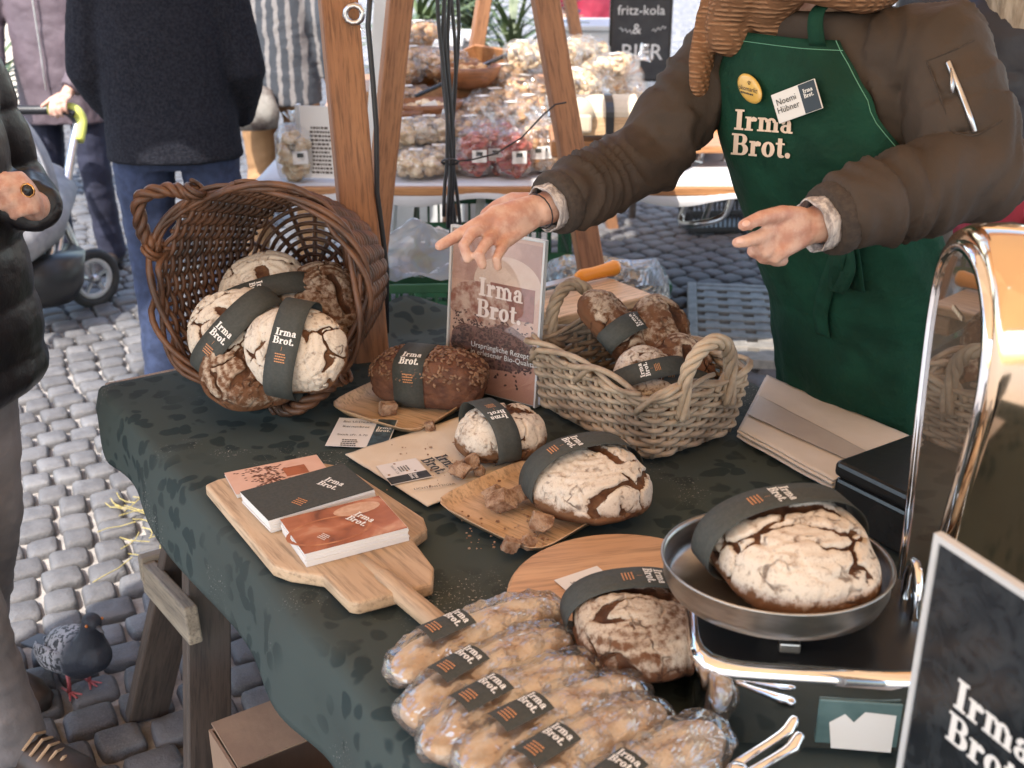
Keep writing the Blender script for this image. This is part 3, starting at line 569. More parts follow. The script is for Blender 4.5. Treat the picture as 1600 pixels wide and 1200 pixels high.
def geven(th,z):
    t=(th/(2*PI))%1; i=max(0,next((k for k,x in enumerate(RP) if x>t),len(RP)-1)-1); f=(t-RP[i])/max(1e-6,RP[min(i+1,360)]-RP[i]); return gprof(2*PI*(i+f)/360,z)
rg=random.Random(5)
weave(gk,geven,32,11,.0052,.0055,MT['greywick'],rg,.0046,.006,GH-.012,jit=.35)
part('base',MB().prism([tuple((geven(2*PI*i/40,0)[0]*.97).xy) for i in range(40)],0,.008),MT['greywick'],gk,world=False)
for j in range(14):
    a0=2*PI*j/14+rg.uniform(-.1,.1); L=rg.uniform(1.3,1.8); ph=rg.random()*6; pts=[]
    for i in range(24):
        t=i/23; p,n_=geven(a0+L*t,GH); rad=.008*math.cos(2*PI*t*1.3+ph); h=.009*math.sin(2*PI*t*1.3+ph)-(.03*(1-t/.12) if t<.12 else 0)
        pts.append(p+n_*rad+V((0,0,h)))
    part('rim_rod',MB().tube(pts,[.0056*(1-.25*i/23) for i in range(24)],7),MT['greywick'],gk,smooth=True,world=False)
for sg in (-1,1):
    # handles on the short ends
    yv=sg*(GLn/2*1.13+.004); pts=[V((k*.052,yv+sg*.008*(1-k*k),GH+.075*math.sqrt(max(0,1-k*k))-(.05 if abs(k)==1 else 0))) for k in (-1,-.97,-.8,-.5,0,.5,.8,.97,1)]
    for m_ in rope(None,curve(pts,7),.0072,.0058,4,2.6): part('handle_strand',m_,MT['greywick'],gk,smooth=True,world=False)
G='small loaves in the grey basket'
def ing(x,y,z): return MG@V((x,y,z))
loaf('small loaf upright at the front of grey basket, paper band over its shoulder',ing(-.005,-.035,.055),R(20),.064,.078,.085,31,.7,band=(.01,.036,100,False),tilt=(R(42),R(-12)),group=G,slash=.9,scale=1.2)
loaf('small loaf standing at the back of grey basket nearest the knife',ing(-.0,.085,.115),R(50),.060,.085,.075,32,.45,band=(-.02,.04,120,False),tilt=(R(35),R(25)),group=G,mat='crust2',scale=1.2)
loaf('small dark loaf at the back of grey basket nearest the green apron',ing(.075,.045,.11),R(5),.056,.08,.075,33,.5,tilt=(R(38),R(25)),group=G,mat='crust2',scale=1.2)
loaf('small golden loaf showing through the near handle of grey basket',ing(.062,-.045,.07),R(-15),.058,.075,.075,34,.4,band=(-.03,.036,120,False),tilt=(R(40),R(5)),group=G,mat='crust2',scale=1.2)
loaf('small loaf wedged against the outer corner of grey basket',ing(.095,-.005,.075),R(25),.045,.06,.065,35,.6,tilt=(R(20),R(20)),group=G,mat='crust2',scale=1.2)
# ---------------------------------------------------------------- palm leaf plates
def plate(label,c0,c1,c2,hr=.018):
    c0,c1,c2=V(c0),V(c1),V(c2); ux=(c1-c0); uy=(c2-c1); W,H=ux.length,uy.length; ux.normalize(); uy=V((-ux.y,ux.x,0)); c=c0+ux*W/2+uy*H/2
    M=Matrix(((ux.x,uy.x,0,c.x),(ux.y,uy.y,0,c.y),(0,0,1,TZ+.003),(0,0,0,1))); o=thing('leaf_plate',label,'plate',M=M)
    def sq(k,z,n=48,warp=0):
        r_=[]
        for i in range(n):
            a=2*PI*(i+.5)/n; cc,ss=math.cos(a),math.sin(a); q=7; r=(abs(cc)**q+abs(ss)**q)**(-1/q); r_.append((W/2*k*cc*r,H/2*k*ss*r,z+warp*math.sin(2*a+.6)))
        return r_
    mb=MB().loft([sq(.86,0),sq(.97,hr*.75,warp=.001),sq(1,hr,warp=.002),sq(.985,hr,warp=.002),sq(.95,hr*.72,warp=.001),sq(.845,.0035),sq(.4,.0035)]); part('dish',mb,MT['ply'],o,world=False,smooth=True); return o
plate('pale palm leaf plate under the dark seeded loaf',T(508,650),T(650,692),T(772,622))
plate('pale palm leaf plate with large floured loaf and bread cubes',T(672,803),T(838,884),T(1004,806))
# dark seeded tin loaf
c=T(672,628,.006); sl_=thing('seeded_loaf','dark brown tin loaf crusted with seeds, grey paper band round it','bread',M=Matrix.Translation(c)@Matrix.Rotation(R(-14),4,'Z'))
def tin(d):
    x,y,z=abs(d.x),abs(d.y),abs(d.z); q=3.6; r=(x**q+y**q+z**q)**(-1/q); top=d.z*r
    return V((.105*d.x*r*(1+.03*top),.052*d.y*r*(1+.12*max(0,top)),(.046*top if top<0 else .052*top*(1-.25*abs(d.x*r)**3))+.046))
vs_,fs_=CSV[40]; part('crust',MB().add([tin(d)*(1+.03*noise.noise(d*6)+.012*noise.noise(d*17)) for d in vs_],fs_),MT['seedbread'],sl_,smooth=True,world=False)
sdm=MB()
for i in range(520):
    d=V((rb.gauss(0,1),rb.gauss(0,1),abs(rb.gauss(0,1))+.25)).normalized()
    if d.z<.25 and rb.random()<.6: continue
    p=tin(d)*1.012; n_=V((d.x*.6,d.y,d.z*1.3)).normalized(); M=n_.to_track_quat('Z','Y').to_matrix()@Matrix.Rotation(rb.uniform(0,6),3,'Z'); sdm.ball(p,(.0052,.0026,.0019),6,4,M)
stuff(part('seed_topping',sdm,MT['seed'],sl_,smooth=True,world=False))
def tinband(s,y):
    an=R(s); d=V((0.0,math.cos(an),math.sin(an))); p=tin(d)*1.04; p.x=-.022+y; p.z-=.001; return p
bo=part('paper_band',MB().grid(lambda u,v:tinband(-55+290*u,(v-.5)*.056),50,3),MT['band'],sl_,smooth=True,world=False,solid=.0006)
for (m2,k,dy,mt) in ((LOGO,.0125,.0,'white'),(DASH,.0115,-.031,'orange_print')): put2d('lettering' if mt=='white' else 'printed_lines',m2,lambda x,y,of:(lambda p:p+(p-V((p.x,0,.046))).normalized()*(of+.0009))(tinband(122-y/.055*57,x)),k,MT[mt],bo,dy=dy)
chunk('bread cube beside the seeded loaf',T(607,647,.006),.016,3,None,.4)
chunk('flat dark bread piece beside the seeded loaf plate edge',T(672,672,.006),.012,4,None)
# price cards
def pcard(label,c0,c1,c2,lines,dark_side=True,z=.0035,lift=0,photo=(.05,.09,.11)):
    c0,c1,c2=V(c0),V(c1),V(c2); ux=(c1-c0); W=ux.length; ux.normalize(); n_=ux.cross(c2-c1).normalized(); uy=n_.cross(ux); H=(c2-c1).length
    M=Matrix(((ux.x,uy.x,n_.x,c0.x),(ux.y,uy.y,n_.y,c0.y),(ux.z,uy.z,n_.z,c0.z+z),(0,0,0,1))); o=thing('price_card',label,'price card',M=M)
    part('card',MB().box((W/2,H/2,-.0004),(W,H,.0008)),MT['card'],o,world=False)
    if dark_side:
        part('printed_panel',MB().box((W*.83,H/2,.0003),(W*.31,H*.98,.0006)),pm('panel_print',photo,tuple(x*.4 for x in photo),60,.5),o,world=False)
        put2d('lettering',LOGO,flat(Matrix.Translation((W*.83,H*.62,.0007))),W*.085,MT['white'],o)
    for (s,x,y,sz_,b) in lines:
        if s=='-': put2d('printed_lines',DASH,flat(Matrix.Translation((x*W,y*H,.0004))),sz_*W,MT['black_print'],o)
        else: put2d('lettering',text2d(s,sz_*W,'CENTER',.012 if b else 0),flat(Matrix.Translation((x*W,y*H,.0004))),1,MT['black_print'],o)
    return o
q=T(508,699); pcard('white price card reading Bio UrDinkel Kernenbrot before the seeded loaf',q,T(604,703),T(622,659,.004),[('Bio UrDinkel',.36,.82,.095,1),('Kernenbrot',.36,.65,.095,1),('Stück sFr. 5.70',.36,.36,.085,1),('-',.36,.2,.16,0)])
# ---------------------------------------------------------------- paper bag with small loaf
def sheet(name,label,cat,poly,mat,z,th,amp=.002,parent=None):
    pts=[V(p) for p in poly]; mb=MB()
    def f(u,v):
        a=pts[0].lerp(pts[1],u); b=pts[3].lerp(pts[2],u); p=a.lerp(b,v); p.z=TZ+z+amp*(noise.noise(p*22)+.5*noise.noise(p*60)); return p
    mb.grid(f,40,30); o=part(name,mb,MT[mat],parent,smooth=True,solid=th,world=parent is not None)
    return tag(o,label,cat) if parent is None else o
bagp=[T(540,716),T(668,798),T(885,712),T(722,656)]
bag=thing('paper_bag','cream paper bread bag lying flat beneath small crusty loaf','paper bag',(T(700,725).x,T(700,725).y,TZ))
sheet('bag_sheet',None,None,bagp,'cream',.007,.002,.0016,bag)
ux=(bagp[2]-bagp[1]).normalized(); uy=V((-ux.y,ux.x,0)); 
MX=Matrix(((uy.x*-1*-1,ux.x,0,0),(uy.y,ux.y,0,0),(0,0,1,0),(0,0,0,1)))
def basis(c,xd,z): xd=V(xd); xd.z=0; xd.normalize(); yd=V((-xd.y,xd.x,0)); return Matrix(((xd.x,yd.x,0,c.x),(xd.y,yd.y,0,c.y),(0,0,1,z),(0,0,0,1)))
put2d('lettering',LOGO,flat(basis(T(690,735),T(700,745)-T(672,722),TZ+.0115)),.021,MT['black_print'],bag,world=True)
put2d('lettering',text2d('LICHTENSTEIGER',.0085,'CENTER'),flat(basis(T(680,772),T(712,768)-T(652,776),TZ+.0115)),1,MT['black_print'],bag,world=True)
loaf('small crusty loaf on the cream paper bag, paper band round one end',T(782,706,.009),R(-62),.064,.078,.082,41,.8,band=(-.022,.042,62,True),slash=.4,scale=1.1)
for i,(x,y,r_) in enumerate(((722,748,.017),(735,735,.016),(748,742,.012),(712,742,.013))): chunk(['torn bread wedge on cream bag showing crumb face','torn bread piece leaning on its neighbours on cream bag','small crust end on the cream bag touching the loaf','small torn bread piece beside the printed letters'][i],T(x,y,.010+.006*(i==1)),r_,50+i,'torn bread on the cream bag',i)
crumbs((600,690,800,770),40,.0105,7,'tiny bread crumbs strewn over the cream paper bag')
pcard('small white price card with dark strip on the cream bag',T(588,738,.0),T(612,768,.0),T(668,748),[('-',.4,.62,.16,0),('Stück sFr. 3.70',.38,.3,.075,1)],True,.0115,photo=(.04,.042,.036))
# ---------------------------------------------------------------- large loaf on the plate and its cubes
loaf('large floured loaf on palm leaf plate with grey paper band',T(918,788,.006),R(24),.085,.104,.092,42,.92,band=(.018,.048,100,True),slash=.2)
for i,(x,y,r_,dz) in enumerate(((785,800,.022,0),(805,790,.02,.0),(770,785,.017,0),(845,830,.018,0),(800,862,.013,0),(825,858,.013,0))): chunk(['largest torn bread cube on the loaf plate','tall torn bread cube behind the largest cube','bread cube against the plate rim behind others','crusty bread piece touching the large loaf','flat bread slice at the plate front edge','flat bread slice beside another at plate front edge'][i],T(x,y,.008+dz),r_,60+i,'bread cubes on the leaf plate',i*.8)
crumbs((720,790,860,860),60,.008,8,'fine bread crumbs on the leaf plate beside the cubes')
# ---------------------------------------------------------------- wooden peel with flyers
pp=[(320,757),(425,882),(452,892),(505,900),(545,940),(560,942),(676,912),(678,885),(648,846),(645,842),(668,826),(662,808),(540,728),(470,717),(340,748)]
pl=[T(x,y,.022) for x,y in pp]; pc=T(500,830); pd=(T(612,930)-T(400,735)); Mp=basis(pc,pd,TZ)
peel=thing('bread_peel','pale worn wooden bread peel holding stacks of flyers','bread peel',M=Mp); mi=Mp.inverted()
part('blade',MB().prism([(mi@p).xy for p in pl],.003,.022),MT['peel'],peel,world=False,bev=.004)
h0,h1=mi@T(600,905,.016),mi@T(770,1045,.016)
part('handle',MB().tube([h0+(h1-h0)*t for t in (-.25,-.05,.0,.1,.5,1)],[.009,.011,.0145,.0145,.0145,.0145],12),MT['peel'],peel,world=False,smooth=True)
part('hanging_hole',MB().tube([mi@T(497,893,.018),mi@T(503,900,.012)],.005,10),MT['leg'],peel,world=False)
put2d('lettering',text2d('00:010',.011,'CENTER'),flat(basis(T(580,928),T(603,921)-T(560,934),TZ+.014)@Matrix.Translation((0,-.0055,0))@Matrix.Rotation(R(90),4,'X')),1,MT['leg'],peel,world=True)
def photo_mat(name,cs_,scale=14):
    m,n,b=newmat(name); co=coords(n); f=noisen(n,co,scale,3,.5,1.); r=node(n,'ValToRGB'); el=r.color_ramp.elements; el[0].position=.3; el[1].position=.72; el[0].color=c4(cs_[0]); el[1].color=c4(cs_[-1])
    for i,c_ in enumerate(cs_[1:-1]): e=el.new(.3+.42*(i+1)/(len(cs_)-1)); e.color=c4(c_)
    n.links.new(f,r.inputs[0]); n.links.new(r.outputs[0],b.inputs['Base Color']); b.inputs['Roughness'].default_value=.4; return m
PH1=photo_mat('copper_photo_print',[(.12,.035,.015),(.30,.09,.035),(.42,.15,.07),(.55,.30,.18)],16); PH2=photo_mat('pink_photo_print',[(.62,.36,.26),(.68,.43,.33),(.60,.33,.23)],12)
def flyers(label,c0,c1,c2,h,mat,z0,seed,extra):
    c0,c1,c2=V(c0),V(c1),V(c2); ux=(c1-c0); W=ux.length; H=(c2-c1).length; M=basis(c0,ux,0); o=thing('flyer_stack',label,'flyers',M=M@Matrix.Translation((0,0,TZ+z0))); rn=random.Random(seed); n=7
    for k in range(n):
        z=h*(k+.5)/n; part('flyer',MB().box((W/2+rn.uniform(-.0012,.0012)-.002*k/n,H/2+rn.uniform(-.001,.001)+.0015*k/n,z),(W,H,h/n*.97)),MT['card'],o,world=False)
    top=Matrix.Translation((0,0,h+.0004)); part('printed_cover',MB().box((W/2-.002,H/2+.0012,h+.0006),(W*1.0,H*1.0,.0008)),mat,o,world=False)
    extra(o,W,H,h+.0011); return o
def fx_green(o,W,H,z):
    Mx=Matrix.Translation((W*.72,H*.5,z))@Matrix.Rotation(R(-68),4,'Z'); put2d('lettering',LOGO,flat(Mx),.0125,MT['white'],o)
    put2d('printed_lines',DASH,flat(Mx@Matrix.Translation((0,-.062,0))),.012,MT['orange_print'],o)
def fx_photo(o,W,H,z):
    part('printed_bread',MB().add([(W*.70+.035*math.cos(a*.3)*1.0,H*.80+.016*math.sin(a*.3),z+.0002) for a in range(21)],[tuple(range(21))]),pm('bread_print',(.62,.4,.27),(.5,.28,.17),50,.4),o,world=False)
    part('printed_bowl',MB().loft([[(W*.33+k*.062*math.cos(a*.25),H*.42+k*.036*math.sin(a*.25),z+.00015) for a in range(25)] for k in (1,.9)],cap=False),pm('bowl_print',(.52,.22,.1),(.36,.12,.05),30,.3),o,world=False)
    Mx=Matrix.Translation((W*.66,H*.5,z+.0004))@Matrix.Rotation(R(-66),4,'Z'); put2d('lettering',LOGO,flat(Mx),.0125,MT['white'],o); put2d('printed_lines',DASH,flat(Mx@Matrix.Translation((-.005,-.062,0))),.009,MT['white'],o)
def fx_pink(o,W,H,z):
    rn=random.Random(4); bm=MB()
    for i in range(170):
        x,y=rn.gauss(W*.36,W*.10),rn.uniform(.03,.95)*H; bm.add([(x+.0026*math.cos(a)*rn.uniform(.7,1.3),y+.0016*math.sin(a),z+i*2e-6) for a in (0,1.2,2.4,3.6,4.9)],[(0,1,2,3,4)])
    stuff(part('printed_beans',bm,pm('bean_print',(.14,.05,.03),(.07,.025,.015),90,.4),o,world=False))
    part('printed_loaf',MB().box((W*.68,H*.5,z+.0001),(.035,.03,.0003)),pm('loaf_print',(.4,.13,.06),(.3,.09,.04),50,.4),o,world=False,bev=.0001)
flyers('short fan of pink printed flyers on the peel under green ones',T(372,779,.022),T(520,748,.022),T(478,722,.022),.006,PH2,.0225,1,fx_pink)
flyers('stack of dark green folded flyers on the wooden peel',T(424,834,.022),T(588,784,.022),T(528,746,.022),.020,MT['band'],.0225,2,fx_green)
flyers('stack of copper coloured photo flyers at the peel shoulder',T(480,887,.022),T(640,845,.022),T(590,796,.022),.020,PH1,.0225,3,fx_photo)
# ---------------------------------------------------------------- poster in acrylic stand
p0,p1=T(697,603),T(838,640); ux=(p1-p0); PW=ux.length; ux.normalize(); nf=V((ux.y,-ux.x,0)); up=(V((0,0,1))-nf*.10).normalized(); nf2=ux.cross(up)
MP=Matrix(((ux.x,up.x,nf2.x,p0.x),(ux.y,up.y,nf2.y,p0.y),(ux.z,up.z,nf2.z,TZ+.004),(0,0,0,1))); PHt=.305
po=thing('poster_stand','upright acrylic stand with pink bread poster between the baskets','poster',M=MP)
part('poster_sheet',MB().box((PW/2,PHt/2,-.001),(PW-.008,PHt-.012,.001)),PH2,po,world=False)
for nm,c_,d_ in (('acrylic_front',(PW/2,PHt/2,.0035),(PW,PHt,.002)),('acrylic_back',(PW/2,PHt/2,-.0045),(PW,PHt,.002))): part(nm,MB().box(c_,d_),MT['glass'] if nm=='acrylic_front' else MT['card'],po,world=False)
for c_,d_ in (((.002,PHt/2,0),(.004,PHt,.0095)),((PW-.002,PHt/2,0),(.004,PHt,.0095)),((PW/2,PHt-.002,0),(PW-.009,.004,.0095))): part('edge_strip',MB().box(c_,d_),MT['white_p'],po,world=False)
part('foot',MB().box((PW/2,.001,-.04),(PW,.003,.075)),MT['white_p'],po,world=False)
def disc(cx,cy,rx,ry,z,n=28,a0=0,a1=360,wob=0): return MB().add([(cx+rx*math.cos(R(a0+(a1-a0)*i/n))*(1+wob*noise.noise(V((i*.7,cx*9,0)))),cy+ry*math.sin(R(a0+(a1-a0)*i/n))*(1+wob*noise.noise(V((i*.9,cy*9,3)))),z) for i in range(n+(0 if a1-a0==360 else 1))],[tuple(range(n+(0 if a1-a0==360 else 1)))])
pr=lambda nm,mb,a,b,s=30: part(nm,mb,pm('poster_'+nm,a,b,s,.4,bstr=0),po,world=False)
pr('printed_background',MB().box((PW/2,PHt*.82,0),(PW-.012,.085,.0004)),(.42,.22,.17),(.62,.38,.30),14)
pr('printed_bowl',disc(PW*.62,PHt*.70,.072,.05,.0004),(.74,.55,.44),(.66,.45,.35),9)
pr('printed_cake',MB().box((PW*.68,PHt*.60,.0006),(.095,.06,.0004)),(.34,.11,.08),(.25,.075,.05),60)
pr('printed_loaf',disc(PW*.33,PHt*.55,.066,.043,.0012,wob=.08),(.68,.48,.38),(.30,.10,.06),45)
pr('printed_table',MB().box((PW/2,PHt*.13,.0002),(PW-.012,.075,.0004)),(.62,.33,.24),(.56,.28,.20),9)
pr('printed_bean_mass',disc(PW*.5,PHt*.315,PW*.47,.045,.0009,wob=.12),(.24,.11,.085),(.13,.055,.045),70); bm=MB(); rn=random.Random(8)  # dark printed mass of beans under the single beans and text
for i in range(520):
    x=rn.uniform(.012,PW-.014); y=PHt*.345+rn.gauss(0,.026)-.012*(x/PW); s_=.0042 if y<PHt*.36 else .003; a=rn.random()*3
    bm.add([(x+s_*(math.cos(t)*math.cos(a)-.6*math.sin(t)*math.sin(a)),y+.75*s_*(math.cos(t)*math.sin(a)+.6*math.sin(t)*math.cos(a)),.0014+i*1.5e-6) for t in (0,1.05,2.1,3.14,4.2,5.24)],[tuple(range(6))])
stuff(part('printed_beans',bm,pm('poster_beans',(.10,.03,.025),(.045,.016,.014),160,.35),po,world=False))
put2d('lettering',LOGO,flat(Matrix.Translation((PW*.55,PHt*.60,.0022))),.0335,pm('poster_letters',(.78,.66,.6),(.74,.6,.54),10,.5),po)
put2d('lettering',text2d('Ursprüngliche Rezepturen\nin erlesener Bio-Qualität',.0145,'LEFT'),flat(Matrix.Translation((PW*.27,PHt*.285,.0024))),1,MT['white'],po)
# ---------------------------------------------------------------- cutting board and knife
bd=thing('cutting_board','pale wooden cutting board behind the grey basket','board',M=basis(T(905,512),T(985,492)-T(830,530),TZ)@Matrix.Rotation(R(0),4,'X'))
part('board',MB().box((.02,.01,.055),(.26,.16,.022)),MT['ply'],bd,world=False,bev=.005)
for sx in(-1,1): part('foot',MB().box((.02+sx*.1,.01,.022),(.03,.15,.042)),MT['peel'],bd,world=False,bev=.003)
kd=(T(995,468)-T(870,503)).normalized(); kn=thing('bread_knife','bread knife with bright orange handle resting on cutting board','knife',M=basis(T(900,492),kd,TZ+.083))
part('handle',MB().loft([[(x,y_*r_,z_*r_*1.2+.004) for y_,z_ in [(math.cos(t*PI/5),math.sin(t*PI/5)) for t in range(10)]] for x,r_ in ((.0,.009),(.012,.013),(.05,.0115),(.09,.013),(.112,.0155),(.122,.0135),(.126,.006))]),MT['orange'],kn,smooth=True,world=False)
part('blade',MB().prism([(0,-.011),(.002,.012),(-.16,.012),(-.175,.0),(-.165,-.012)],.003,.0055),MT['alu'],kn,world=False)
# ---------------------------------------------------------------- wrapped rolls
def roll_mesh(seed):
    rn=random.Random(seed); so=V((seed*3.7,0,0)); vs,fs=CSV[40]; br=[];fm=[]; v14,f14=CSV[22]
    for d in vs:
        q=2.6; r=(abs(d.x)**q+(d.y**2+d.z**2)**(q/2))**(-1/q); p=V((.118*d.x*r,.037*d.y*r*(1+.08*noise.noise(d*3+so)),(.03 if d.z>0 else .024)*d.z*r+.026)); p+=d*(.004*noise.noise(p*22+so)+.0008*noise.noise(p*90+so)); br.append(p)
    for d in v14:
        q=2.6; r=(abs(d.x)**q+(d.y**2+d.z**2)**(q/2))**(-1/q); p=V((.118*d.x*r,.037*d.y*r,(.03 if d.z>0 else .024)*d.z*r+.026))
        k=V((p.x*1.06,p.y*1.12,max(p.z*1.07,0))); e=max(0,abs(d.x)-.6)/.4
        cr=(1-abs(noise.noise(V((p.x*16+p.y*34,p.y*40,p.z*40))+so))*2.5)*.005+noise.noise(V((p.x*60-p.y*40,p.y*90,p.z*80))+so)*.005
        fm.append(k+V((d.x*(.012*e),d.y,d.z)).normalized()*(cr+.001))
    return br,fm,fs,f14
RM=[]
for k in range(3):
    br,fm,fs,f14=roll_mesh(k+1); a_=mesh('roll',br,fs); a_.materials.append(MT['dough']); f_=mesh('film',fm,f14,False); f_.materials.append(MT['film']); RM.append((a_,f_))
WR=[(697,985),(722,1042),(770,1082),(832,1112),(872,1162),(976,1204)]
for i,(lx,ly) in enumerate(WR):
    top=P(lx,ly,TZ+.062); ax=(T(870,950)-T(600,1068)); ax.normalize(); ax=(Matrix.Rotation(R([-2,3,0,-3,2,5][i]),3,'Z')@ax); c=V((top.x,top.y,TZ+.003))+ax*([.045,.04,.03,.03,.03,.03][i])
    o=thing('wrapped_bread',['cellophane wrapped bread beside the peel handle','cellophane wrapped bread, second in the row from the peel handle','cellophane wrapped bread, third in the row from the peel handle','cellophane wrapped bread, fourth in the row from the peel handle','cellophane wrapped bread, fifth in the row from the peel handle','cellophane wrapped bread at the row end beside the metal tongs'][i],'bread',M=basis(c,ax,TZ+.003),group='cellophane wrapped breads in a row')
    for me,nm in zip(RM[i%3],('roll','film')): part(nm,None,None,o,me=me.copy(),world=False)
    tl=Matrix.Translation((-.045,-.0,.0705))@Matrix.Rotation(R(3),4,'Z'); lb=part('label_sticker',MB().grid(lambda u,v:tl@V(((u-.5)*.062,(v-.5)*.036,-.004*((v-.5)*2)**2)),6,16),MT['band'],o,world=False,smooth=True)
    cv=lambda M_:(lambda x,y,of:(lambda q:V((q.x,q.y,q.z-.010*((q.y)/.017)**2)))(M_@V((x,y,of+.0008))))
    put2d('lettering',LOGO,lambda x,y,of:(lambda q:tl@V((q[0],q[1],-.004*(q[1]/.018)**2+of+.0014)))((.016-y*0-(-y)*1.0*0+ (y),-x)),.0098,MT['white'],lb)
    put2d('printed_lines',DASH,lambda x,y,of:(lambda q:tl@V((q[0],q[1],-.004*(q[1]/.018)**2+of+.0014)))((-.012+y,-x)),.0105,MT['orange_print'],lb)
# ---------------------------------------------------------------- round board, loaf, card
rc=V((.150,1.262,0)); rbd=thing('round_board','round pale bamboo serving board under a dark crusted loaf','board',(rc.x,rc.y,TZ+.003),R(12))
part('disc',MB().loft([[(r_*math.cos(2*PI*k/64),r_*math.sin(2*PI*k/64),z) for k in range(64)] for r_,z in ((.150,0),(.157,.004),(.157,.013),(.153,.016),(.02,.016))]),MT['bamboo'],rbd,world=False)
loaf('large dark crusted loaf on the round board, grey paper band behind',P(993,1018,TZ+.02),R(8),.076,.090,.076,43,.62,band=(.035,.045,70,True),slash=1.45,scale=.8,mat='crust2')
pcard('white price card tucked behind the loaf on round board',P(915,950,TZ+.02),P(866,908,TZ+.02),P(940,893,TZ+.02),[],False,.001)
pcx=bpy.data.objects[[o.name for o in bpy.data.objects if o.name.startswith('price_card')][-1]]
put2d('lettering',text2d('Bio S\nStück sFr. 5',.0105,'CENTER',.01),flat(basis(P(915,922,TZ+.0225),P(935,945,TZ)-P(905,915,TZ),TZ+.0222)),1,MT['black_print'],pcx,world=True)
# ---------------------------------------------------------------- shop scale
SC=V((.300,1.088,TZ)); yaw=R(-6); scl=thing('shop_scale','vintage chrome shop scale with tall glazed head and round weighing pan','scale',M=Matrix.Translation(SC)@Matrix.Rotation(yaw,4,'Z'))
def rrect(w_,d_,q,n=56): return [(lambda r:(w_/2*math.cos(a)*r,d_/2*math.sin(a)*r))((abs(math.cos(a))**q+abs(math.sin(a))**q)**(-1/q)) for a in [2*PI*i/n for i in range(n)]]
def rl(o,name,spec,mat,cx=0,cy=0,q=6,smooth=True): return part(name,MB().loft([[(x+cx,y+cy,z) for x,y in rrect(w_,d_,q)] for w_,d_,z in spec]),mat,o,world=False,smooth=smooth)
rl(scl,'base_body',[(.24,.20,.004),(.262,.215,.012),(.262,.215,.08),(.268,.22,.092),(.266,.218,.102),(.25,.205,.108)],MT['chrome'],.03,0)
rl(scl,'black_tray',[(.245,.20,.1085),(.245,.20,.1105),(.20,.16,.1105)],MT['blackmetal'],.03,0,smooth=False)
for sx in(-1,1):
    for sy in(-1,1): part('foot',MB().ball((.03+sx*.105,sy*.085,.004),(.014,.014,.006)),MT['rubber'],scl,world=False)
part('pillar',MB().tube([(0,0,.108),(0,0,.138)],.022,16),MT['chrome'],scl,world=False,smooth=True); part('catch_plate',MB().box((.0,-.085,.122),(.022,.01,.012)),MT['steel'],scl,world=False,bev=.002)
pn=thing('weighing_pan','round grey metal weighing pan on the chrome scale','pan',M=Matrix.Translation((SC.x-.009,SC.y,TZ+.1395))@Matrix.Rotation(R(-4),4,'X'))
part('pan_wall',MB().loft([[(r_*math.cos(2*PI*k/72),r_*math.sin(2*PI*k/72),z) for k in range(72)] for r_,z in ((.02,.0),(.108,.0),(.117,.004),(.1225,.016),(.1235,.034),(.1265,.0375),(.1255,.0395),(.1225,.038),(.1205,.034),(.1195,.016),(.114,.0055),(.02,.0035))]),MT['steel'],pn,world=False,smooth=True)
loaf('large pale floured loaf in the weighing pan of the scale',(SC.x+.010,SC.y+.004,TZ+.146),R(16),.091,.098,.088,44,1.0,band=(.028,.045,92,True),slash=1.35,scale=.8)
# torn stickers on the front
part('front_plate',MB().box((.075,-.1085,.048),(.085,.003,.056)),pm('enamel_plate',(.10,.16,.16),(.07,.12,.12),20,.3),scl,world=False,bev=.003)
part('torn_sticker',MB().add([(.06,-.1105,.06),(.045,-.1105,.048),(.05,-.1105,.015),(.112,-.1105,.014),(.112,-.1105,.062),(.08,-.1105,.064),(.07,-.1105,.05)],[tuple(range(7))]),MT['card'],scl,world=False)
part('knob',MB().loft([[(-.115-x,-.03+r_*math.cos(k*PI/8),.045+r_*math.sin(k*PI/8)) for k in range(16)] for x,r_ in ((0,.006),(.02,.006),(.021,.014),(.03,.015),(.033,.01))]),MT['brass'],scl,world=False,smooth=True)
# tall head
X0=.166; prof_=[(-.045,.0),(-.052,.08),(-.085,.22),(-.118,.34),(-.122,.40),(-.105,.455),(-.06,.492),(.0,.503),(.055,.492),(.095,.46),(.108,.40),(.10,.30),(.075,.12),(.06,.0)]
def headp(k,x): 
    c=(0,.27); return [(x,c[0]+(y-c[0])*k,.0+c[1]+(z-c[1])*k) for y,z in prof_n]
cvp=[V((y,z,0)) for y,z in prof_]; prof_n=[(p.x,p.y) for p in curve(cvp+[cvp[0]],5)[:-1]]
hd=Matrix.Translation((0,.075,.025))
part('head_housing',MB().loft([[hd@V(p) for p in headp(k,x)] for k,x in ((.93,X0+.004),(1.0,X0),(1.03,X0+.012),(1.04,X0+.05),(1.0,X0+.095),(.9,X0+.108))]),pm('amber_reflection_chrome',(.80,.62,.44),(.72,.55,.40),9,.1,metal=1,bs=9,bstr=.08,bd=.003),scl,world=False,smooth=True)  # plain chrome head, its amber reflection put into the metal colour
gm,gn_,gb=newmat('scale_glass'); gb.inputs['Base Color'].default_value=(.10,.075,.055,1); gb.inputs['Roughness'].default_value=.04; gb.inputs['Coat Weight'].default_value=1; gb.inputs['Coat Roughness'].default_value=.01; gb.inputs['Coat IOR'].default_value=1.9
pane=part('glass_pane',MB().add([hd@V(p) for p in headp(.90,X0-.0015)],[tuple(range(len(prof_n)-1,-1,-1))]),gm,scl,world=False)
part('pane_frame',MB().loft([[hd@V(p) for p in headp(k,x)] for k,x in ((.90,X0-.001),(.905,X0-.006),(.95,X0-.006),(.955,X0+.003))],cap=False),MT['chrome'],scl,world=False,smooth=True)
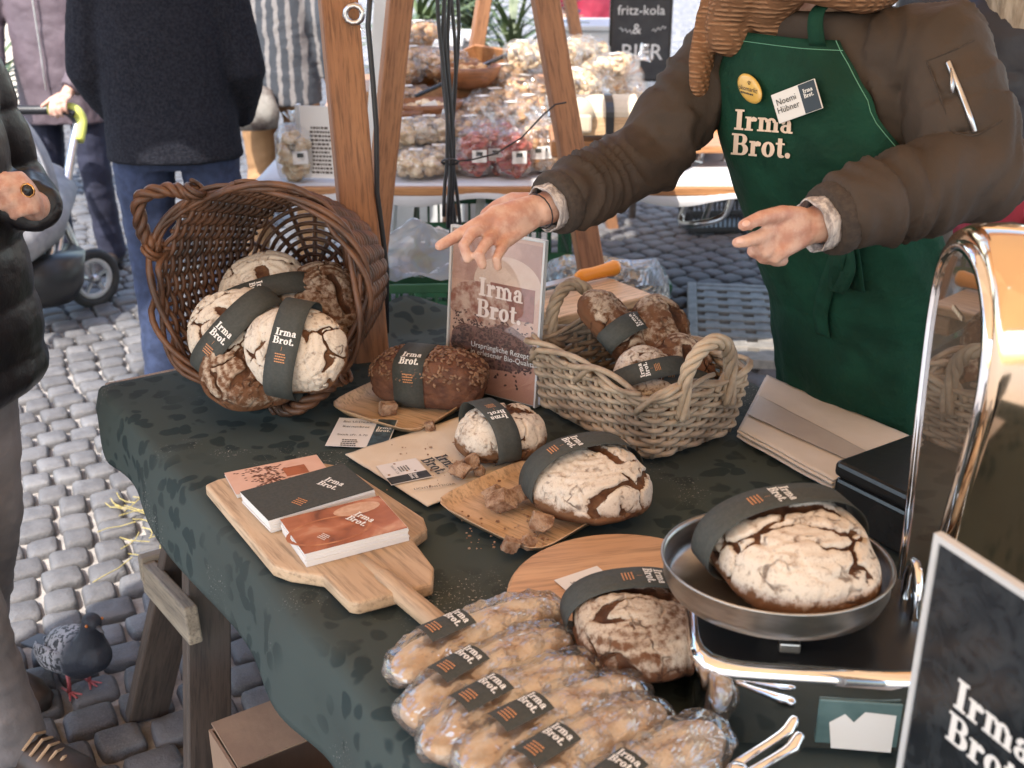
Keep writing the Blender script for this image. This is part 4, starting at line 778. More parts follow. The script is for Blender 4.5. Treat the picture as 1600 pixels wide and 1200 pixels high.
put2d('printed_lines',dashes(1,1.6,.3,3),flat(Matrix(((0,0,-1,X0-.0022),(-1,0,0,.075),(0,1,0,.44),(0,0,0,1)))),.03,plain('gilt_print',(.45,.38,.28),.5),scl)
part('lever_ring',MB().tube([(X0-.02,.02+.024*math.cos(a*.4),.125+.042*math.sin(a*.4)) for a in range(16)],.006,8,closed=True),MT['chrome'],scl,world=False,smooth=True)
# ---------------------------------------------------------------- cash box, paper bags
cbx=thing('cash_box','black metal cash box with flour on its lid','cash box',M=basis(T(1312,822)+ex*0,ey,TZ+.003))
W_,D_=.20,.26
part('body',MB().box((W_/2,-D_/2+.02,.035),(W_,D_,.07)),MT['blackmetal'],cbx,world=False,bev=.006); lidm=pm('floury_black_lid',(.014,.014,.015),(.22,.21,.2),11,.3,lo=.6,hi=.8,detail=8)
part('lid',MB().box((W_/2,-D_/2+.02,.084),(W_+.004,D_+.004,.024)),lidm,cbx,world=False,bev=.007); part('handle',MB().tube([(W_/2+.04*math.cos(a*.35),-D_/2+.02+.012*math.sin(a*.35),.098+.012*math.sin(a*.35)) for a in range(10)],.003,6),MT['chrome'],cbx,world=False,smooth=True)
bq=[T(1155,688),T(1302,770),T(1432,704),T(1198,603)]
for k in range(5):
    d=V((rb.uniform(-.006,.006),rb.uniform(-.006,.006),0)); o=sheet('paper_bag','topmost flat pale paper bag in the pile before the green apron' if k==4 else 'flat pale paper bag in the pile before the green apron','paper bag',[p+d for p in bq],'paper',.004+k*.0042,.0025,.0012); o['group']='pile of flat paper bags'
wn=[T(1165,668),T(1330,745),T(1362,733),T(1182,637)]
bags=[o for o in bpy.data.objects if o.name.startswith('paper_bag') and o.type=='MESH']; MT['strip']=pm('grey_translucent_strip',(.40,.34,.29),(.36,.3,.26),8,.5,bs=20,bstr=.2); sheet('window_strip',None,None,wn,'strip',.026,.0003,.0006,bags[-1])
# ---------------------------------------------------------------- framed sign at the table end
s0=V((.353,.829,1.122)); sx_=V((.4,-.916,0)).normalized(); MS=Matrix(((sx_.x,0,sx_.y,s0.x),(sx_.y,0,-sx_.x,s0.y),(0,1,0,TZ+.004),(0,0,0,1))); SH=s0.z-TZ-.004; SW=.25
sg=thing('table_sign','dark standing sign with white edge and pale lettering beside scale','sign',M=MS)
part('panel',MB().box((SW/2,SH/2,0),(SW-.012,SH-.012,.004)),pm('dark_leaf_print',(.028,.032,.036),(.012,.014,.017),30,.12,bstr=0,dist=2),sg,world=False)
for c_,d_ in (((.003,SH/2,0),(.006,SH,.008)),((SW-.003,SH/2,0),(.006,SH,.008)),((SW/2,SH-.003,0),(SW-.012,.006,.008)),((SW/2,.003,0),(SW-.012,.006,.008))): part('edge_strip',MB().box(c_,d_),MT['white_p'],sg,world=False)
put2d('lettering',LOGO,flat(Matrix.Translation((.088,SH*.60,.0026))),.029,MT['card'],sg)
part('foot',MB().box((SW/2,.002,-.04),(SW,.004,.08)),MT['white_p'],sg,world=False)
# ---------------------------------------------------------------- tongs
tg=thing('serving_tongs','chrome tongs with curled ends lying by the wrapped breads','tongs',(T(1200,1170).x,T(1200,1170).y,TZ))
for (a_,b_) in (((1150,1196),(1232,1142)),((1160,1216),(1240,1168))):
    q0,q1=T(*a_,.03),T(*b_,.045); part('arm',MB().tube([q0,q0.lerp(q1,.6),q0.lerp(q1,.85)+V((0,0,.0)),q1,q1+V((.006,.006,.008))],[.006,.0055,.006,.008,.006],10,rnd=True),MT['chrome'],tg,smooth=True)
part('pivot',MB().ball(T(1152,1208,.028),(.014,.012,.012)),MT['chrome'],tg,smooth=True)
# ---------------------------------------------------------------- cardboard box under the table
b0=P(372,1092,.34); cbd=thing('cardboard_box','open brown cardboard box under the table beside its leg','box',M=basis(P(470,1150,.3)+V((.10,-.12,0)),ex,0)); L_,D_,H_=.44,.30,.33
for nm,c_,d_ in (('side_panel',(0,-D_/2,H_/2),(L_,.005,H_)),('side_panel',(0,D_/2,H_/2),(L_,.005,H_)),('end_panel',(-L_/2+.0025,0,H_/2),(.005,D_-.006,H_)),('end_panel',(L_/2-.0025,0,H_/2),(.005,D_-.006,H_)),('bottom_panel',(0,0,.004),(L_-.012,D_-.008,.005))): part(nm,MB().box(c_,d_),MT['cardboard'],cbd,world=False)
part('flap',MB().box((-L_/2+.055,0,H_+.003),(.12,D_-.01,.004),Matrix.Rotation(R(3),3,'Y')),MT['cardboard'],cbd,world=False)
# ---------------------------------------------------------------- pigeon
pg=P(125,1078,0); pgn=thing('pigeon','grey speckled pigeon standing on the cobbles near the trestle','pigeon',M=Matrix.Translation((pg.x,pg.y,.004))@Matrix.Rotation(R(-38),4,'Z'))   # head towards +x
def ell(c,r,M=None): return (c,r,M)
def blob(tubes,balls,voxel,smooth=6,fn=None,name='blob'):
    mb=MB()
    for t in tubes: mb.tube(*t[:2],n=t[2] if len(t)>2 else 12,flat=t[3] if len(t)>3 else 1,up=t[4] if len(t)>4 else None,rnd=True)
    for b in balls: mb.ball(b[0],b[1],16,12,b[2] if len(b)>2 else None)
    return remesh(mb,voxel,smooth,fn,name)
def remesh(mb,voxel,smooth=6,fn=None,name='blob'):
    me=mesh('tmp',mb.v,mb.f); o=bpy.data.objects.new('tmp',me); C.objects.link(o)
    md=o.modifiers.new('r','REMESH'); md.mode='VOXEL'; md.voxel_size=voxel; md.adaptivity=0
    if smooth: m2=o.modifiers.new('s','SMOOTH'); m2.iterations=smooth; m2.factor=.5
    dg=bpy.context.evaluated_depsgraph_get(); dg.update(); r=bpy.data.meshes.new_from_object(o.evaluated_get(dg)); bpy.data.objects.remove(o); bpy.data.meshes.remove(me)
    if fn:
        n=len(r.vertices); nr=[v.normal.copy() for v in r.vertices]
        for v,n_ in zip(r.vertices,nr): v.co=v.co+n_*fn(v.co)
    r.polygons.foreach_set('use_smooth',[True]*len(r.polygons)); r.name=name; r.update(); return r
pbm,pbn,pbb=newmat('pigeon_plumage'); co=coords(pbn); sx=node(pbn,'SeparateXYZ'); pbn.links.new(co,sx.inputs[0]); dk=ramp(pbn,sx.outputs[0],.015,.055); spk=ramp(pbn,noisen(pbn,co,95,3,.6),.5,.56)
cl_=mixc(pbn,spk,(.30,.29,.31),(.03,.03,.035)); pbn.links.new(mixc(pbn,dk,cl_,(.022,.024,.034)),pbb.inputs['Base Color']); pbb.inputs['Roughness'].default_value=.6; bump(pbn,pbb,noisen(pbn,co,160,3),.5,.003)
part('body',None,pbm,pgn,me=blob([([(-.10,0,.075),(-.05,0,.095),(.0,0,.105),(.05,0,.115),(.085,0,.125)],[.012,.042,.056,.056,.04],14,.95),([(.07,0,.13),(.085,0,.175),(.092,0,.205)],[.045,.026,.021],12)],[((.098,0,.215),(.024,.02,.021))],.0045,4),world=False,smooth=True)
part('tail',MB().box((-.135,0,.062),(.10,.05,.008),Matrix.Rotation(R(-12),3,'Y')),plain('tail_feather',(.05,.05,.06),.6),pgn,world=False,bev=.003)
for s in(-1,1):
    part('wing',MB().loft([[(x,s*(.052+.012*math.cos(t))*k_,z_+.03*math.sin(t)*k_) for t in [i*PI/5 for i in range(10)]] for x,z_,k_ in ((.055,.112,.5),(.03,.11,.95),(-.03,.1,1.),(-.09,.08,.7),(-.14,.065,.2))]),pbm,pgn,world=False,smooth=True)
    part('leg',MB().tube([(.0,s*.022,.06),(.004,s*.024,.03),(.0,s*.025,.004)],.0045,6),plain('pigeon_leg',(.42,.09,.09),.6) if s<0 else bpy.data.materials['pigeon_leg'],pgn,world=False,smooth=True)
    for a in (-.5,0,.5,PI): part('toe',MB().tube([(0,s*.025,.005),(.03*math.cos(a),s*.025+.03*math.sin(a),.003)],[.0035,.002],5),bpy.data.materials['pigeon_leg'],pgn,world=False)
    part('eye',MB().ball((.108,s*.0185,.219),.0035,8,6),plain('pigeon_eye',(.5,.15,.03),.2) if s<0 else bpy.data.materials['pigeon_eye'],pgn,world=False)
part('beak',MB().tube([(.118,0,.212),(.138,0,.205)],[.006,.002],8),plain('beak',(.08,.075,.08),.4),pgn,world=False,smooth=True)
# ---------------------------------------------------------------- people
from mathutils.bvhtree import BVHTree
def rings(mb,spec,xa,ya,n=28,q=2.3):
    xa,ya=V(xa),V(ya); rs=[]
    for (c,a,b) in spec:
        c=V(c); r_=[]
        for k in range(n):
            t=2*PI*k/n; cc,ss=math.cos(t),math.sin(t); r=(abs(cc)**q+abs(ss)**q)**(-1/q); r_.append(c+xa*cc*r*a+ya*ss*r*b)
        rs.append(r_)
    c,a,b=spec[-1]; return mb.loft(rs)
def hand(mb,w_,d,nm,side,curls=(.35,.45,.5,.55),s=1.,thumb=.5):
    w_=V(w_); d=V(d).normalized(); nm=V(nm); nm=(nm-d*nm.dot(d)).normalized(); lat=d.cross(nm)*side
    M=Matrix((lat,d,nm)).transposed()
    mb.ball(w_+d*.05*s,(.040*s,.056*s,.0165*s),14,10,M)
    for i,L in enumerate((.07,.078,.073,.057)):
        b=w_+d*(.088-.004*abs(i-1))*s+lat*(.029-.0195*i)*s; p=[w_+d*.04*s+lat*(.02-.013*i)*s,b]; an=0; dd=d+lat*(.08-.06*i)
        for f in (.45,.32,.25):
            an+=curls[i]; p.append(p[-1]+(dd.normalized()*math.cos(an)+nm*math.sin(an))*L*f*s)
        mb.tube(p,[.010*s,.0098*s,.0088*s,.0078*s,.0066*s],10,rnd=True)
    b=w_+d*.02*s+lat*.026*s; d1=(d*.65+lat*.65+nm*.4*thumb).normalized() if curls[0]<.85 else (d*.6+lat*.15+nm*.75).normalized(); p1=b+d1*.038*s; d2=(d1+d*.35+nm*.3*thumb).normalized(); p2=p1+d2*.032*s; mb.tube([b,p1,p2,p2+(d2+d*.2).normalized()*.022*s],[.0135*s,.0115*s,.0098*s,.0078*s],10,rnd=True)
def head(mb,c,f,s=1.):
    """skull, jaw, nose, ears; c = head centre, f = facing"""
    f=V(f).normalized(); r_=f.cross(V((0,0,1))).normalized(); u=r_.cross(f); M=Matrix((r_,f,u)).transposed(); c=V(c)
    L=lambda x,y,z:c+(r_*x+f*y+u*z)*s
    mb.ball(L(0,-.008,.02),(.076*s,.094*s,.098*s),18,14,M); mb.ball(L(0,.028,-.055),(.054*s,.058*s,.062*s),14,10,M)
    mb.tube([L(0,.088,.012),L(0,.104,-.022)],[.009*s,.013*s],8,rnd=True); mb.tube([L(-.018,.082,-.058),L(0,.087,-.057),L(.018,.082,-.058)],.0065*s,8,rnd=True)
    for sg in(-1,1): mb.ball(L(sg*.077,-.008,-.005),(.011*s,.022*s,.033*s),10,8,M); mb.tube([L(sg*.02,.08,.03),L(sg*.045,.07,.03)],.009*s,8,rnd=True)
    return L
def wrinkle(amp,k=(1,1,1),f1=9,f2=22,so=0):
    return lambda p:amp*(noise.noise(V((p.x*k[0]*f1+so,p.y*k[1]*f1,p.z*k[2]*f1)))*.65+.55*(abs(noise.noise(V((p.x*k[0]*f2,p.y*k[1]*f2+so,p.z*k[2]*f2))))-.25))
def person(name,label,loc,rz,mats,coat,arms,hair='hair_d',legs=None,voxel=.009,wr=.010,collar=None,skirt=None,quilt=None,sleeve_r=(.068,.058,.048),shoulder=.185,long_hair=False):
    """local frame: faces -Y, its right hand is -X.  coat: rings (z,a,b,cy); arms: {side:(elbow,wrist,palm dir,palm normal,curls)}"""
    o=thing(name,label,'person',M=Matrix.Translation(V(loc))@Matrix.Rotation(rz,4,'Z')); X,Y=(1,0,0),(0,1,0)
    legs=legs or {-1:((-.10,0,.90),(-.11,-.02,.48),(-.115,0,.08)),1:((.10,0,.90),(.11,-.02,.48),(.115,.03,.08))}
    b=MB(); L=head(b,(0,-.02,1.62),(0,-1,0)); b.tube([(0,.01,1.40),(0,0,1.47),(0,-.005,1.56)],[.07,.055,.052],12,rnd=True); rings(b,[((0,0,.86),.14,.09),((0,0,1.05),.13,.085),((0,0,1.28),.155,.095),((0,0,1.40),.13,.07)],X,Y)
    cm=MB(); rings(cm,[((0,cy,z),a,bb) for z,a,bb,cy in coat],X,Y)
    for sg,(el,wr_,pd,pn_,cu) in arms.items():
        sh=V((sg*shoulder,0,1.41)); el=V(el); wr_=V(wr_); b.tube([sh*.9+V((0,0,.1)),sh,el,wr_],[.03,.045,.04,.027],10,rnd=True); hand(b,wr_,pd,pn_,1 if sg<0 else -1,cu)
        m1=sh.lerp(el,.5); e=wr_.lerp(el,.06); cm.tube([sh-V((sg*.05,0,-.01)),sh,m1,el,el.lerp(wr_,.5),e],[.07,sleeve_r[0]*1.08,sleeve_r[0],sleeve_r[1]*1.04,sleeve_r[1],sleeve_r[2]],14,rnd=False)
    tm=MB()
    for sg,(h,k,a) in legs.items():
        h,k,a=V(h),V(k),V(a); b.tube([h,k,a],[.07,.05,.035],10,rnd=True); tm.tube([h+V((0,0,.04)),h.lerp(k,.35),k,k.lerp(a,.5),a+V((0,0,-.03))],[.098,.088,.072,.066,.064],14)
        part('shoe',MB().loft([[(a.x+w_*math.cos(t),a.y+y+0*math.sin(t),max(.004,zc+hh*math.sin(t))) for t in [i*PI/7 for i in range(14)]] for y,w_,zc,hh in ((.075,.022,.04,.03),(.06,.036,.055,.05),(.0,.042,.06,.055),(-.08,.046,.045,.04),(-.15,.046,.033,.03),(-.19,.03,.026,.022),(-.20,.012,.022,.012))]),MT['shoe'],o,world=False,smooth=True)
    rings(tm,[((0,0,.86),.155,.11),((0,0,1.0),.15,.105)],X,Y)
    part('body',None,MT['skin'],o,me=remesh(b,.0055,3),world=False)
    part('trousers',None,MT[mats[1]],o,me=remesh(tm,voxel,3,wrinkle(.010,(.6,.6,1.6),10,20)),world=False)
    fq=wrinkle(wr,(1,1,1.2),9,20)
    part('jacket',None,MT[mats[0]],o,me=remesh(cm,voxel,4,(lambda p:fq(p)+(quilt(p) if quilt else 0))),world=False)
    hb=MB(); M_=None; hb.ball(L(0,-.022,.04),(.084,.098,.095),16,12)
    if long_hair: hb.tube([L(0,-.06,.05),L(0,-.09,-.05),L(0,-.10,-.18),L(0,-.10,-.30)],[.07,.088,.09,.06],14,rnd=True,flat=.6,up=(1,0,0))
    part('hair',None,MT[hair],o,me=remesh(hb,.008,2,lambda p:.004*noise.noise(V((p.x*90,p.y*90,p.z*14)))),world=False)
    for sg in(-1,1): part('eye',MB().ball(L(sg*.031,.077,.012),.011,8,6),MT['eye'],o,world=False)
    return o
d0=(.0,0,-1)
# shopper in charcoal wool coat, back to us
q=PYd(280,285,3.55)
person('person','shopper in charcoal wool coat and jeans seen from behind',(q.x,3.55,0),R(186),('wool','jeans'),[(.885,.205,.15,0),(.93,.203,.148,0),(1.05,.195,.14,0),(1.25,.20,.14,0),(1.38,.185,.125,0),(1.45,.12,.10,0),(1.50,.075,.08,0)],{-1:((-.225,.0,1.15),(-.17,-.16,.98),(.4,-.8,-.3),(0,0,-1),(.4,.5,.5,.6)),1:((.225,.0,1.15),(.17,-.16,.98),(-.4,-.8,-.3),(0,0,-1),(.4,.5,.5,.6))},wr=.007,sleeve_r=(.075,.068,.058),shoulder=.175)
# person with pram
q=PYd(98,190,5.3)
pm_=person('person','person in plum softshell jacket and patterned scarf pushing a pram',(q.x+.02,5.3,0),R(-4),('purple','navy'),[(.70,.205,.145,0),(.90,.195,.14,0),(1.1,.19,.135,0),(1.3,.20,.135,0),(1.40,.18,.115,0),(1.46,.09,.085,0),(1.52,.07,.075,0)],{-1:((-.27,-.03,1.12),(-.19,-.26,.86),(.05,-1,-.25),(0,0,-1),(.6,.7,.7,.7)),1:((.27,-.03,1.12),(.14,-.26,.86),(-.05,-1,-.25),(0,0,-1),(.6,.7,.7,.7))})
sc_=MB()
for r_,z in ((.085,1.50),(.095,1.46)): sc_.tube([(r_*math.cos(a*.4),-.02+r_*math.sin(a*.4),z+.012*math.sin(a*1.3)) for a in range(16)],.032,10,closed=True)
sc_.tube([(.0,-.11,1.46),(.01,-.15,1.40),(.0,-.155,1.34)],[.04,.035,.02],10,rnd=True)
part('scarf',None,pm('blue_white_scarf',(.45,.45,.5),(.08,.1,.17),28,.9),pm_,me=remesh(sc_,.008,2),world=False)
part('zip',MB().tube([(.0,-.158,1.36),(0,-.156,1.2),(0,-.155,1.05),(0,-.158,.86)],.004,6),MT['alu'],pm_,world=False)
# person in striped jacket, walking away
q=PYd(432,140,5.2); strm,sn_,sb_=newmat('striped_wool'); co=coords(sn_,(1,1,1)); wv=node(sn_,'TexWave',bands_direction='X'); wv.inputs['Scale'].default_value=6.5; wv.inputs['Distortion'].default_value=1.6; wv.inputs['Detail'].default_value=3; wv.inputs['Detail Scale'].default_value=4; sn_.links.new(co,wv.inputs[0])
sn_.links.new(mixc(sn_,ramp(sn_,wv.outputs[1],.55,.8),(.045,.05,.06),(.20,.185,.18)),sb_.inputs['Base Color']); sb_.inputs['Roughness'].default_value=.95; bump(sn_,sb_,noisen(sn_,co,160,3),.8,.004); MT['striped']=strm
person('person','person in grey striped wool jacket and tan trousers walking away',(q.x,5.2,0),R(170),('striped','tan'),[(.80,.205,.15,0),(.95,.20,.145,0),(1.2,.195,.14,0),(1.38,.185,.12,0),(1.45,.1,.09,0),(1.5,.07,.075,0)],{-1:((-.25,.02,1.15),(-.24,-.03,.90),(0,-.1,-1),(1,0,0),(.2,.25,.3,.3)),1:((.25,.02,1.15),(.27,-.06,.90),(0,-.1,-1),(-1,0,0),(.7,.8,.8,.8))},legs={-1:((-.09,0,.9),(-.10,-.10,.48),(-.10,-.02,.08)),1:((.09,0,.9),(.10,-.02,.48),(.10,.20,.11))})
q=PYd(392,165,5.05); hb_=tag(part('shoulder_bag',MB().loft([[(q.x+r_*.13*math.cos(t),5.02+r_*.05*math.sin(t),q.z+z) for t in [i*PI/8 for i in range(16)]] for z,r_ in ((-.1,.5),(-.09,.9),(-.02,1.),(.07,.8),(.09,.5))]),pm('dark_brown_bag',(.06,.04,.035),(.3,.28,.25),9,.6),None,smooth=True),'dark carried bag hanging beside striped wool jacket','bag')
# customer at the table end
q=P(20,1150,0); cs_=person('person','customer in black quilted puffer jacket with one hand raised',(-1.06,1.92,0),R(68),('puffer','grey_trs'),[(.77,.20,.15,0),(.80,.225,.17,0),(.95,.225,.17,0),(1.1,.215,.16,0),(1.3,.22,.155,0),(1.41,.195,.125,0),(1.48,.10,.1,0),(1.54,.08,.085,0)],{-1:((-.25,.02,1.08),(-.15,-.235,1.10),(.55,-.45,.7),(.55,.5,.1),(1.2,1.3,1.3,1.3)),1:((.27,-.02,1.10),(.12,-.20,1.12),(-.6,-.5,.45),(-.3,.6,-.3),(.9,1.0,1.1,1.1))},quilt=lambda p:.010*(abs(math.sin(p.z*PI/.105))**.55-.7),wr=.006,voxel=.008,legs={-1:((-.10,0,.90),(-.09,-.06,.48),(-.06,-.10,.08)),1:((.10,0,.90),(.09,.03,.48),(.10,.17,.08))},sleeve_r=(.062,.055,.047))
MC=WM[cs_.name]; 
cbm=[c for c in cs_.children if c.name.startswith('body')][0].data; cbt=BVHTree.FromPolygons([MC@v.co for v in cbm.vertices],[tuple(p.vertices) for p in cbm.polygons]); RINGS=cbt
for i in range(5):   # laces of the near shoe
    a=V((-.06,-.10,0)); part('lace',MB().tube([a+V((-.03,-.055-.016*i,.088-.008*i)),a+V((0,-.062-.016*i,.108-.009*i)),a+V((.03,-.055-.016*i,.088-.008*i))],.0032,5),MT['lace'],cs_,world=False)
# shopper with long blond hair beyond the seller
person('person','shopper with long blond hair in navy jacket behind the seller',(1.10,2.60,0),R(165),('navyj','navy'),[(.82,.20,.14,0),(1.0,.19,.135,0),(1.25,.20,.14,0),(1.38,.185,.12,0),(1.45,.1,.09,0),(1.5,.07,.075,0)],{-1:((-.27,.0,1.15),(-.22,-.18,1.0),(.2,-.8,0),(0,0,-1),(.5,.6,.6,.6)),1:((.26,-.06,1.14),(.13,-.27,1.08),(-.3,-.8,.2),(0,0,-1),(.6,.7,.7,.7))},hair='hair_b',long_hair=True)
# ---------------------------------------------------------------- the seller
f=V((-.8,-.6,0)); s=V((.6,-.8,0)); base=V((.69,1.97,0))
sel=thing('person','bread seller in brown bomber jacket and green apron reaching across table','person',M=Matrix.Translation(base))
SP=[((.69,1.97,.70),.180,.125),((.675,1.962,.80),.178,.125),((.635,1.935,.95),.165,.122),((.575,1.905,1.10),.175,.125),((.525,1.878,1.25),.195,.125),((.50,1.868,1.35),.185,.108),((.485,1.865,1.42),.13,.085),((.47,1.858,1.48),.075,.075)]
def sring(z):
    zz=[p[0][2] for p in SP]; z=max(zz[0],min(zz[-1],z))
    for i in range(len(SP)-1):
        if z<=zz[i+1]:
            t=(z-zz[i])/(zz[i+1]-zz[i]); return V(SP[i][0]).lerp(V(SP[i+1][0]),t),SP[i][1]*(1-t)+SP[i+1][1]*t,SP[i][2]*(1-t)+SP[i+1][2]*t
def tors(ang,z,off=0):
    c,a,b=sring(z); cc,ss=math.cos(R(ang)),math.sin(R(ang)); q=2.3; r=(abs(cc)**q+abs(ss)**q)**(-1/q); return V((c.x,c.y,z))+s*cc*r*(a+off)+f*ss*r*(b+off)
Rsh,Lsh=V((.375,2.0,1.40)),V((.625,1.715,1.405)); Rel,Rwr=PD(1012,245,1.93),PD(852,326,1.80); Lel,Lwr=PD(1520,265,1.64),PD(1272,352,1.555)
b=MB(); HC=V((.41,1.80,1.66)); L=head(b,HC,(-.75,-.62,-.25)); b.tube([(.48,1.862,1.42),(.46,1.85,1.5),(.44,1.83,1.58)],[.07,.056,.052],12,rnd=True)
rings(b,[((.69,1.97,.72),.15,.10),((.635,1.935,.95),.13,.09),((.525,1.878,1.25),.155,.095),((.50,1.868,1.38),.12,.07)],s,f)
for sh,el,wr_ in ((Rsh,Rel,Rwr),(Lsh,Lel,Lwr)): b.tube([sh.lerp(V((.5,1.868,1.38)),.3),sh,el,el.lerp(wr_,.55),wr_],[.05,.05,.042,.036,.026],12,rnd=True)
# pointing hand
D=PD
b.tube([D(852,326,1.80),D(835,330,1.795),D(805,342,1.775),D(785,352,1.762)],[.026,.027,.031,.027],14,rnd=True,flat=.72,up=(0,0,1))
for st_,k in (((838,318),(772,333)),((838,328),(764,350)),((836,337),(770,367)),((834,345),(784,380))): b.tube([D(*st_,1.79),D(*k,1.752)],[.013,.0125],10,rnd=True)
fin=lambda pts,r0,r1: b.tube([D(*p) for p in pts],[r0+(r1-r0)*i/(len(pts)-1) for i in range(len(pts))],12,rnd=True)
fin([(778,333,1.755),(742,352,1.735),(712,370,1.72),(687,384,1.71)],.0122,.0082); fin([(766,352,1.75),(738,364,1.715),(724,384,1.695),(731,404,1.70)],.0105,.0078)
fin([(772,368,1.745),(758,382,1.71),(748,398,1.69),(754,414,1.70)],.0098,.0076); fin([(788,382,1.745),(781,394,1.715),(775,405,1.70),(778,417,1.71)],.0088,.007); fin([(832,314,1.815),(800,312,1.835),(776,322,1.845),(758,334,1.845)],.014,.0088)
# resting hand
b.tube([D(1272,352,1.555),D(1250,358,1.545),D(1228,366,1.535),D(1212,372,1.53)],[.025,.029,.032,.026],14,rnd=True,flat=.62,up=(0,0,1))
for st_,k in (((1262,346),(1212,352)),((1262,354),(1206,368)),((1260,362),(1206,382)),((1258,370),(1218,394))): b.tube([D(*st_,1.545),D(*k,1.525)],[.012,.0118],10,rnd=True)
fin([(1252,338,1.54),(1222,334,1.515),(1190,340,1.495),(1162,352,1.485)],.0135,.0082); fin([(1212,358,1.525),(1188,370,1.505),(1166,377,1.495),(1152,379,1.495)],.0112,.0076)
fin([(1206,370,1.525),(1184,384,1.51),(1176,392,1.525),(1186,398,1.545)],.0112,.008); fin([(1206,384,1.525),(1192,396,1.515),(1192,403,1.53),(1204,405,1.55)],.0108,.0078); fin([(1218,394,1.53),(1208,404,1.525),(1212,408,1.54),(1224,408,1.555)],.0098,.0072)
legs_={}
for sg in(-1,1):
    h=V((.69,1.97,.86))+s*sg*.09; k=V((h.x+.01,h.y+.0,.47)); a=V((h.x+.02,h.y+.02,.08)); legs_[sg]=(h,k,a); b.tube([h,k,a],[.07,.05,.035],10,rnd=True)
sbody=part('body',None,MT['skin'],sel,me=remesh(b,.003,3))
tm=MB()
for sg,(h,k,a) in legs_.items(): tm.tube([h,k,a+V((0,0,-.03))],[.09,.07,.062],14); part('shoe',MB().loft([[a+s*(w_*math.cos(t))-f*y+V((0,0,max(-.076,zc-.08+hh*math.sin(t)))) for t in [i*PI/7 for i in range(14)]] for y,w_,zc,hh in ((.075,.022,.04,.03),(.06,.036,.055,.05),(.0,.042,.06,.055),(-.08,.046,.045,.04),(-.15,.046,.033,.03),(-.19,.03,.026,.022))]),MT['shoe'],sel,smooth=True)
part('trousers',None,MT['navy'],sel,me=remesh(tm,.01,2))
cm=MB(); rings(cm,SP[:-1]+[((.475,1.86,1.455),.095,.085)],s,f)
sl=lambda sh,el,wr_,rs: cm.tube([sh.lerp(V((.5,1.868,1.36)),.45),sh,sh.lerp(el,.33),sh.lerp(el,.7),el,el.lerp(wr_,.35),el.lerp(wr_,.7),el.lerp(wr_,.84)],rs,16)
sl(Rsh,Rel,Rwr,[.072,.070,.066,.061,.056,.053,.052,.047]); sl(Lsh,Lel,Lwr,[.076,.074,.071,.067,.064,.060,.057,.051])
cm.ball(Rel+V((.008,.008,-.004)),.056,14,10); cm.ball(Lel+V((.01,.0,-.006)),.063,14,10)
def jk(p):
    # folds run round the sleeves and bunch at elbow and cuff
    v=0
    for sh,el,wr_ in ((Rsh,Rel,Rwr),(Lsh,Lel,Lwr)):
        for a_,b_,am in ((sh,el,.008),(el,wr_,.013)):
            d=(b_-a_); t=max(0,min(1,(p-a_).dot(d)/d.length_squared)); ds=(p-(a_+d*t)).length
            if ds<.11: q=(p-a_).dot(d.normalized()); n1=noise.noise(V((q*26+3.2*noise.noise(p*7),p.z*4,p.x*4))); v=max(v,am*(1-abs(n1)*2.2)*1.0) if abs(n1)<.45 else v
    return v*.9+.0045*noise.noise(p*11)
jme=remesh(cm,.0065,5,jk); jk_o=part('jacket',None,MT['bomber'],sel,me=jme)
for el,wr_,r0 in ((Rel,Rwr,.047),(Lel,Lwr,.046)):
    d=(wr_-el); n0=64; mb=MB(); t_=d.normalized(); u=t_.orthogonal().normalized(); w__=t_.cross(u); rs=[]
    for k in range(9):
        q=el.lerp(wr_,.82+.12*k/8); bul=r0*(1+.10*math.sin(PI*k/8)); rs.append([q+(u*math.cos(2*PI*i/n0)+w__*math.sin(2*PI*i/n0))*(bul+(.0012 if i%2 else 0)) for i in range(n0)])
    mb.loft(rs); part('rib_cuff',mb,MT['rib'],sel,smooth=True)
    mb=MB(); rs=[]
    for k in range(5):
        q=el.lerp(wr_,.93+.09*k/4); rs.append([q+(u*math.cos(2*PI*i/32)+w__*math.sin(2*PI*i/32))*(.036+.002*math.sin(i*1.3+k)) for i in range(32)])
    mb.loft(rs,cap=False); part('shirt_cuff',mb,MT['cuff'],sel,smooth=True,solid=.002)
# apron
def edges(z):
    tb_=[(1.42,146,50),(1.372,148,46),(1.33,150,42),(1.25,156,28),(1.15,166,8),(1.06,180,-4),(.97,192,-8),(.45,192,-10)]
    for i in range(len(tb_)-1):
        if z>=tb_[i+1][0]:
            t=sm(0,1,(tb_[i][0]-z)/(tb_[i][0]-tb_[i+1][0])); return tb_[i][1]+(tb_[i+1][1]-tb_[i][1])*t,tb_[i][2]+(tb_[i+1][2]-tb_[i][2])*t
    return tb_[-1][1:]
def apr(u,v):
    z=1.42-v*(1.42-.47); l,r_=edges(z); an=l+(r_-l)*u; fo=.007*noise.noise(V((an*.03,z*3,0)))+.013*max(0,(1.15-z))*noise.noise(V((an*.07,z*2.5,4)))*2+.007*(.4-abs(noise.noise(V((an*.03+z*3,z*9-an*.02,9)))))
    return tors(an,max(z,.701),.016+fo)+(V((0,0,z-max(z,.701))) if z<.701 else V((0,0,0)))
apm=MB().grid(apr,90,110); ap=part('apron',apm,MT['apron'],sel,smooth=True,solid=.0018); tree=BVHTree.FromPolygons([V(v) for v in apm.v],apm.f)
jt=BVHTree.FromPolygons([WM[sel.name]@v.co for v in jme.vertices],[tuple(p.vertices) for p in jme.polygons])
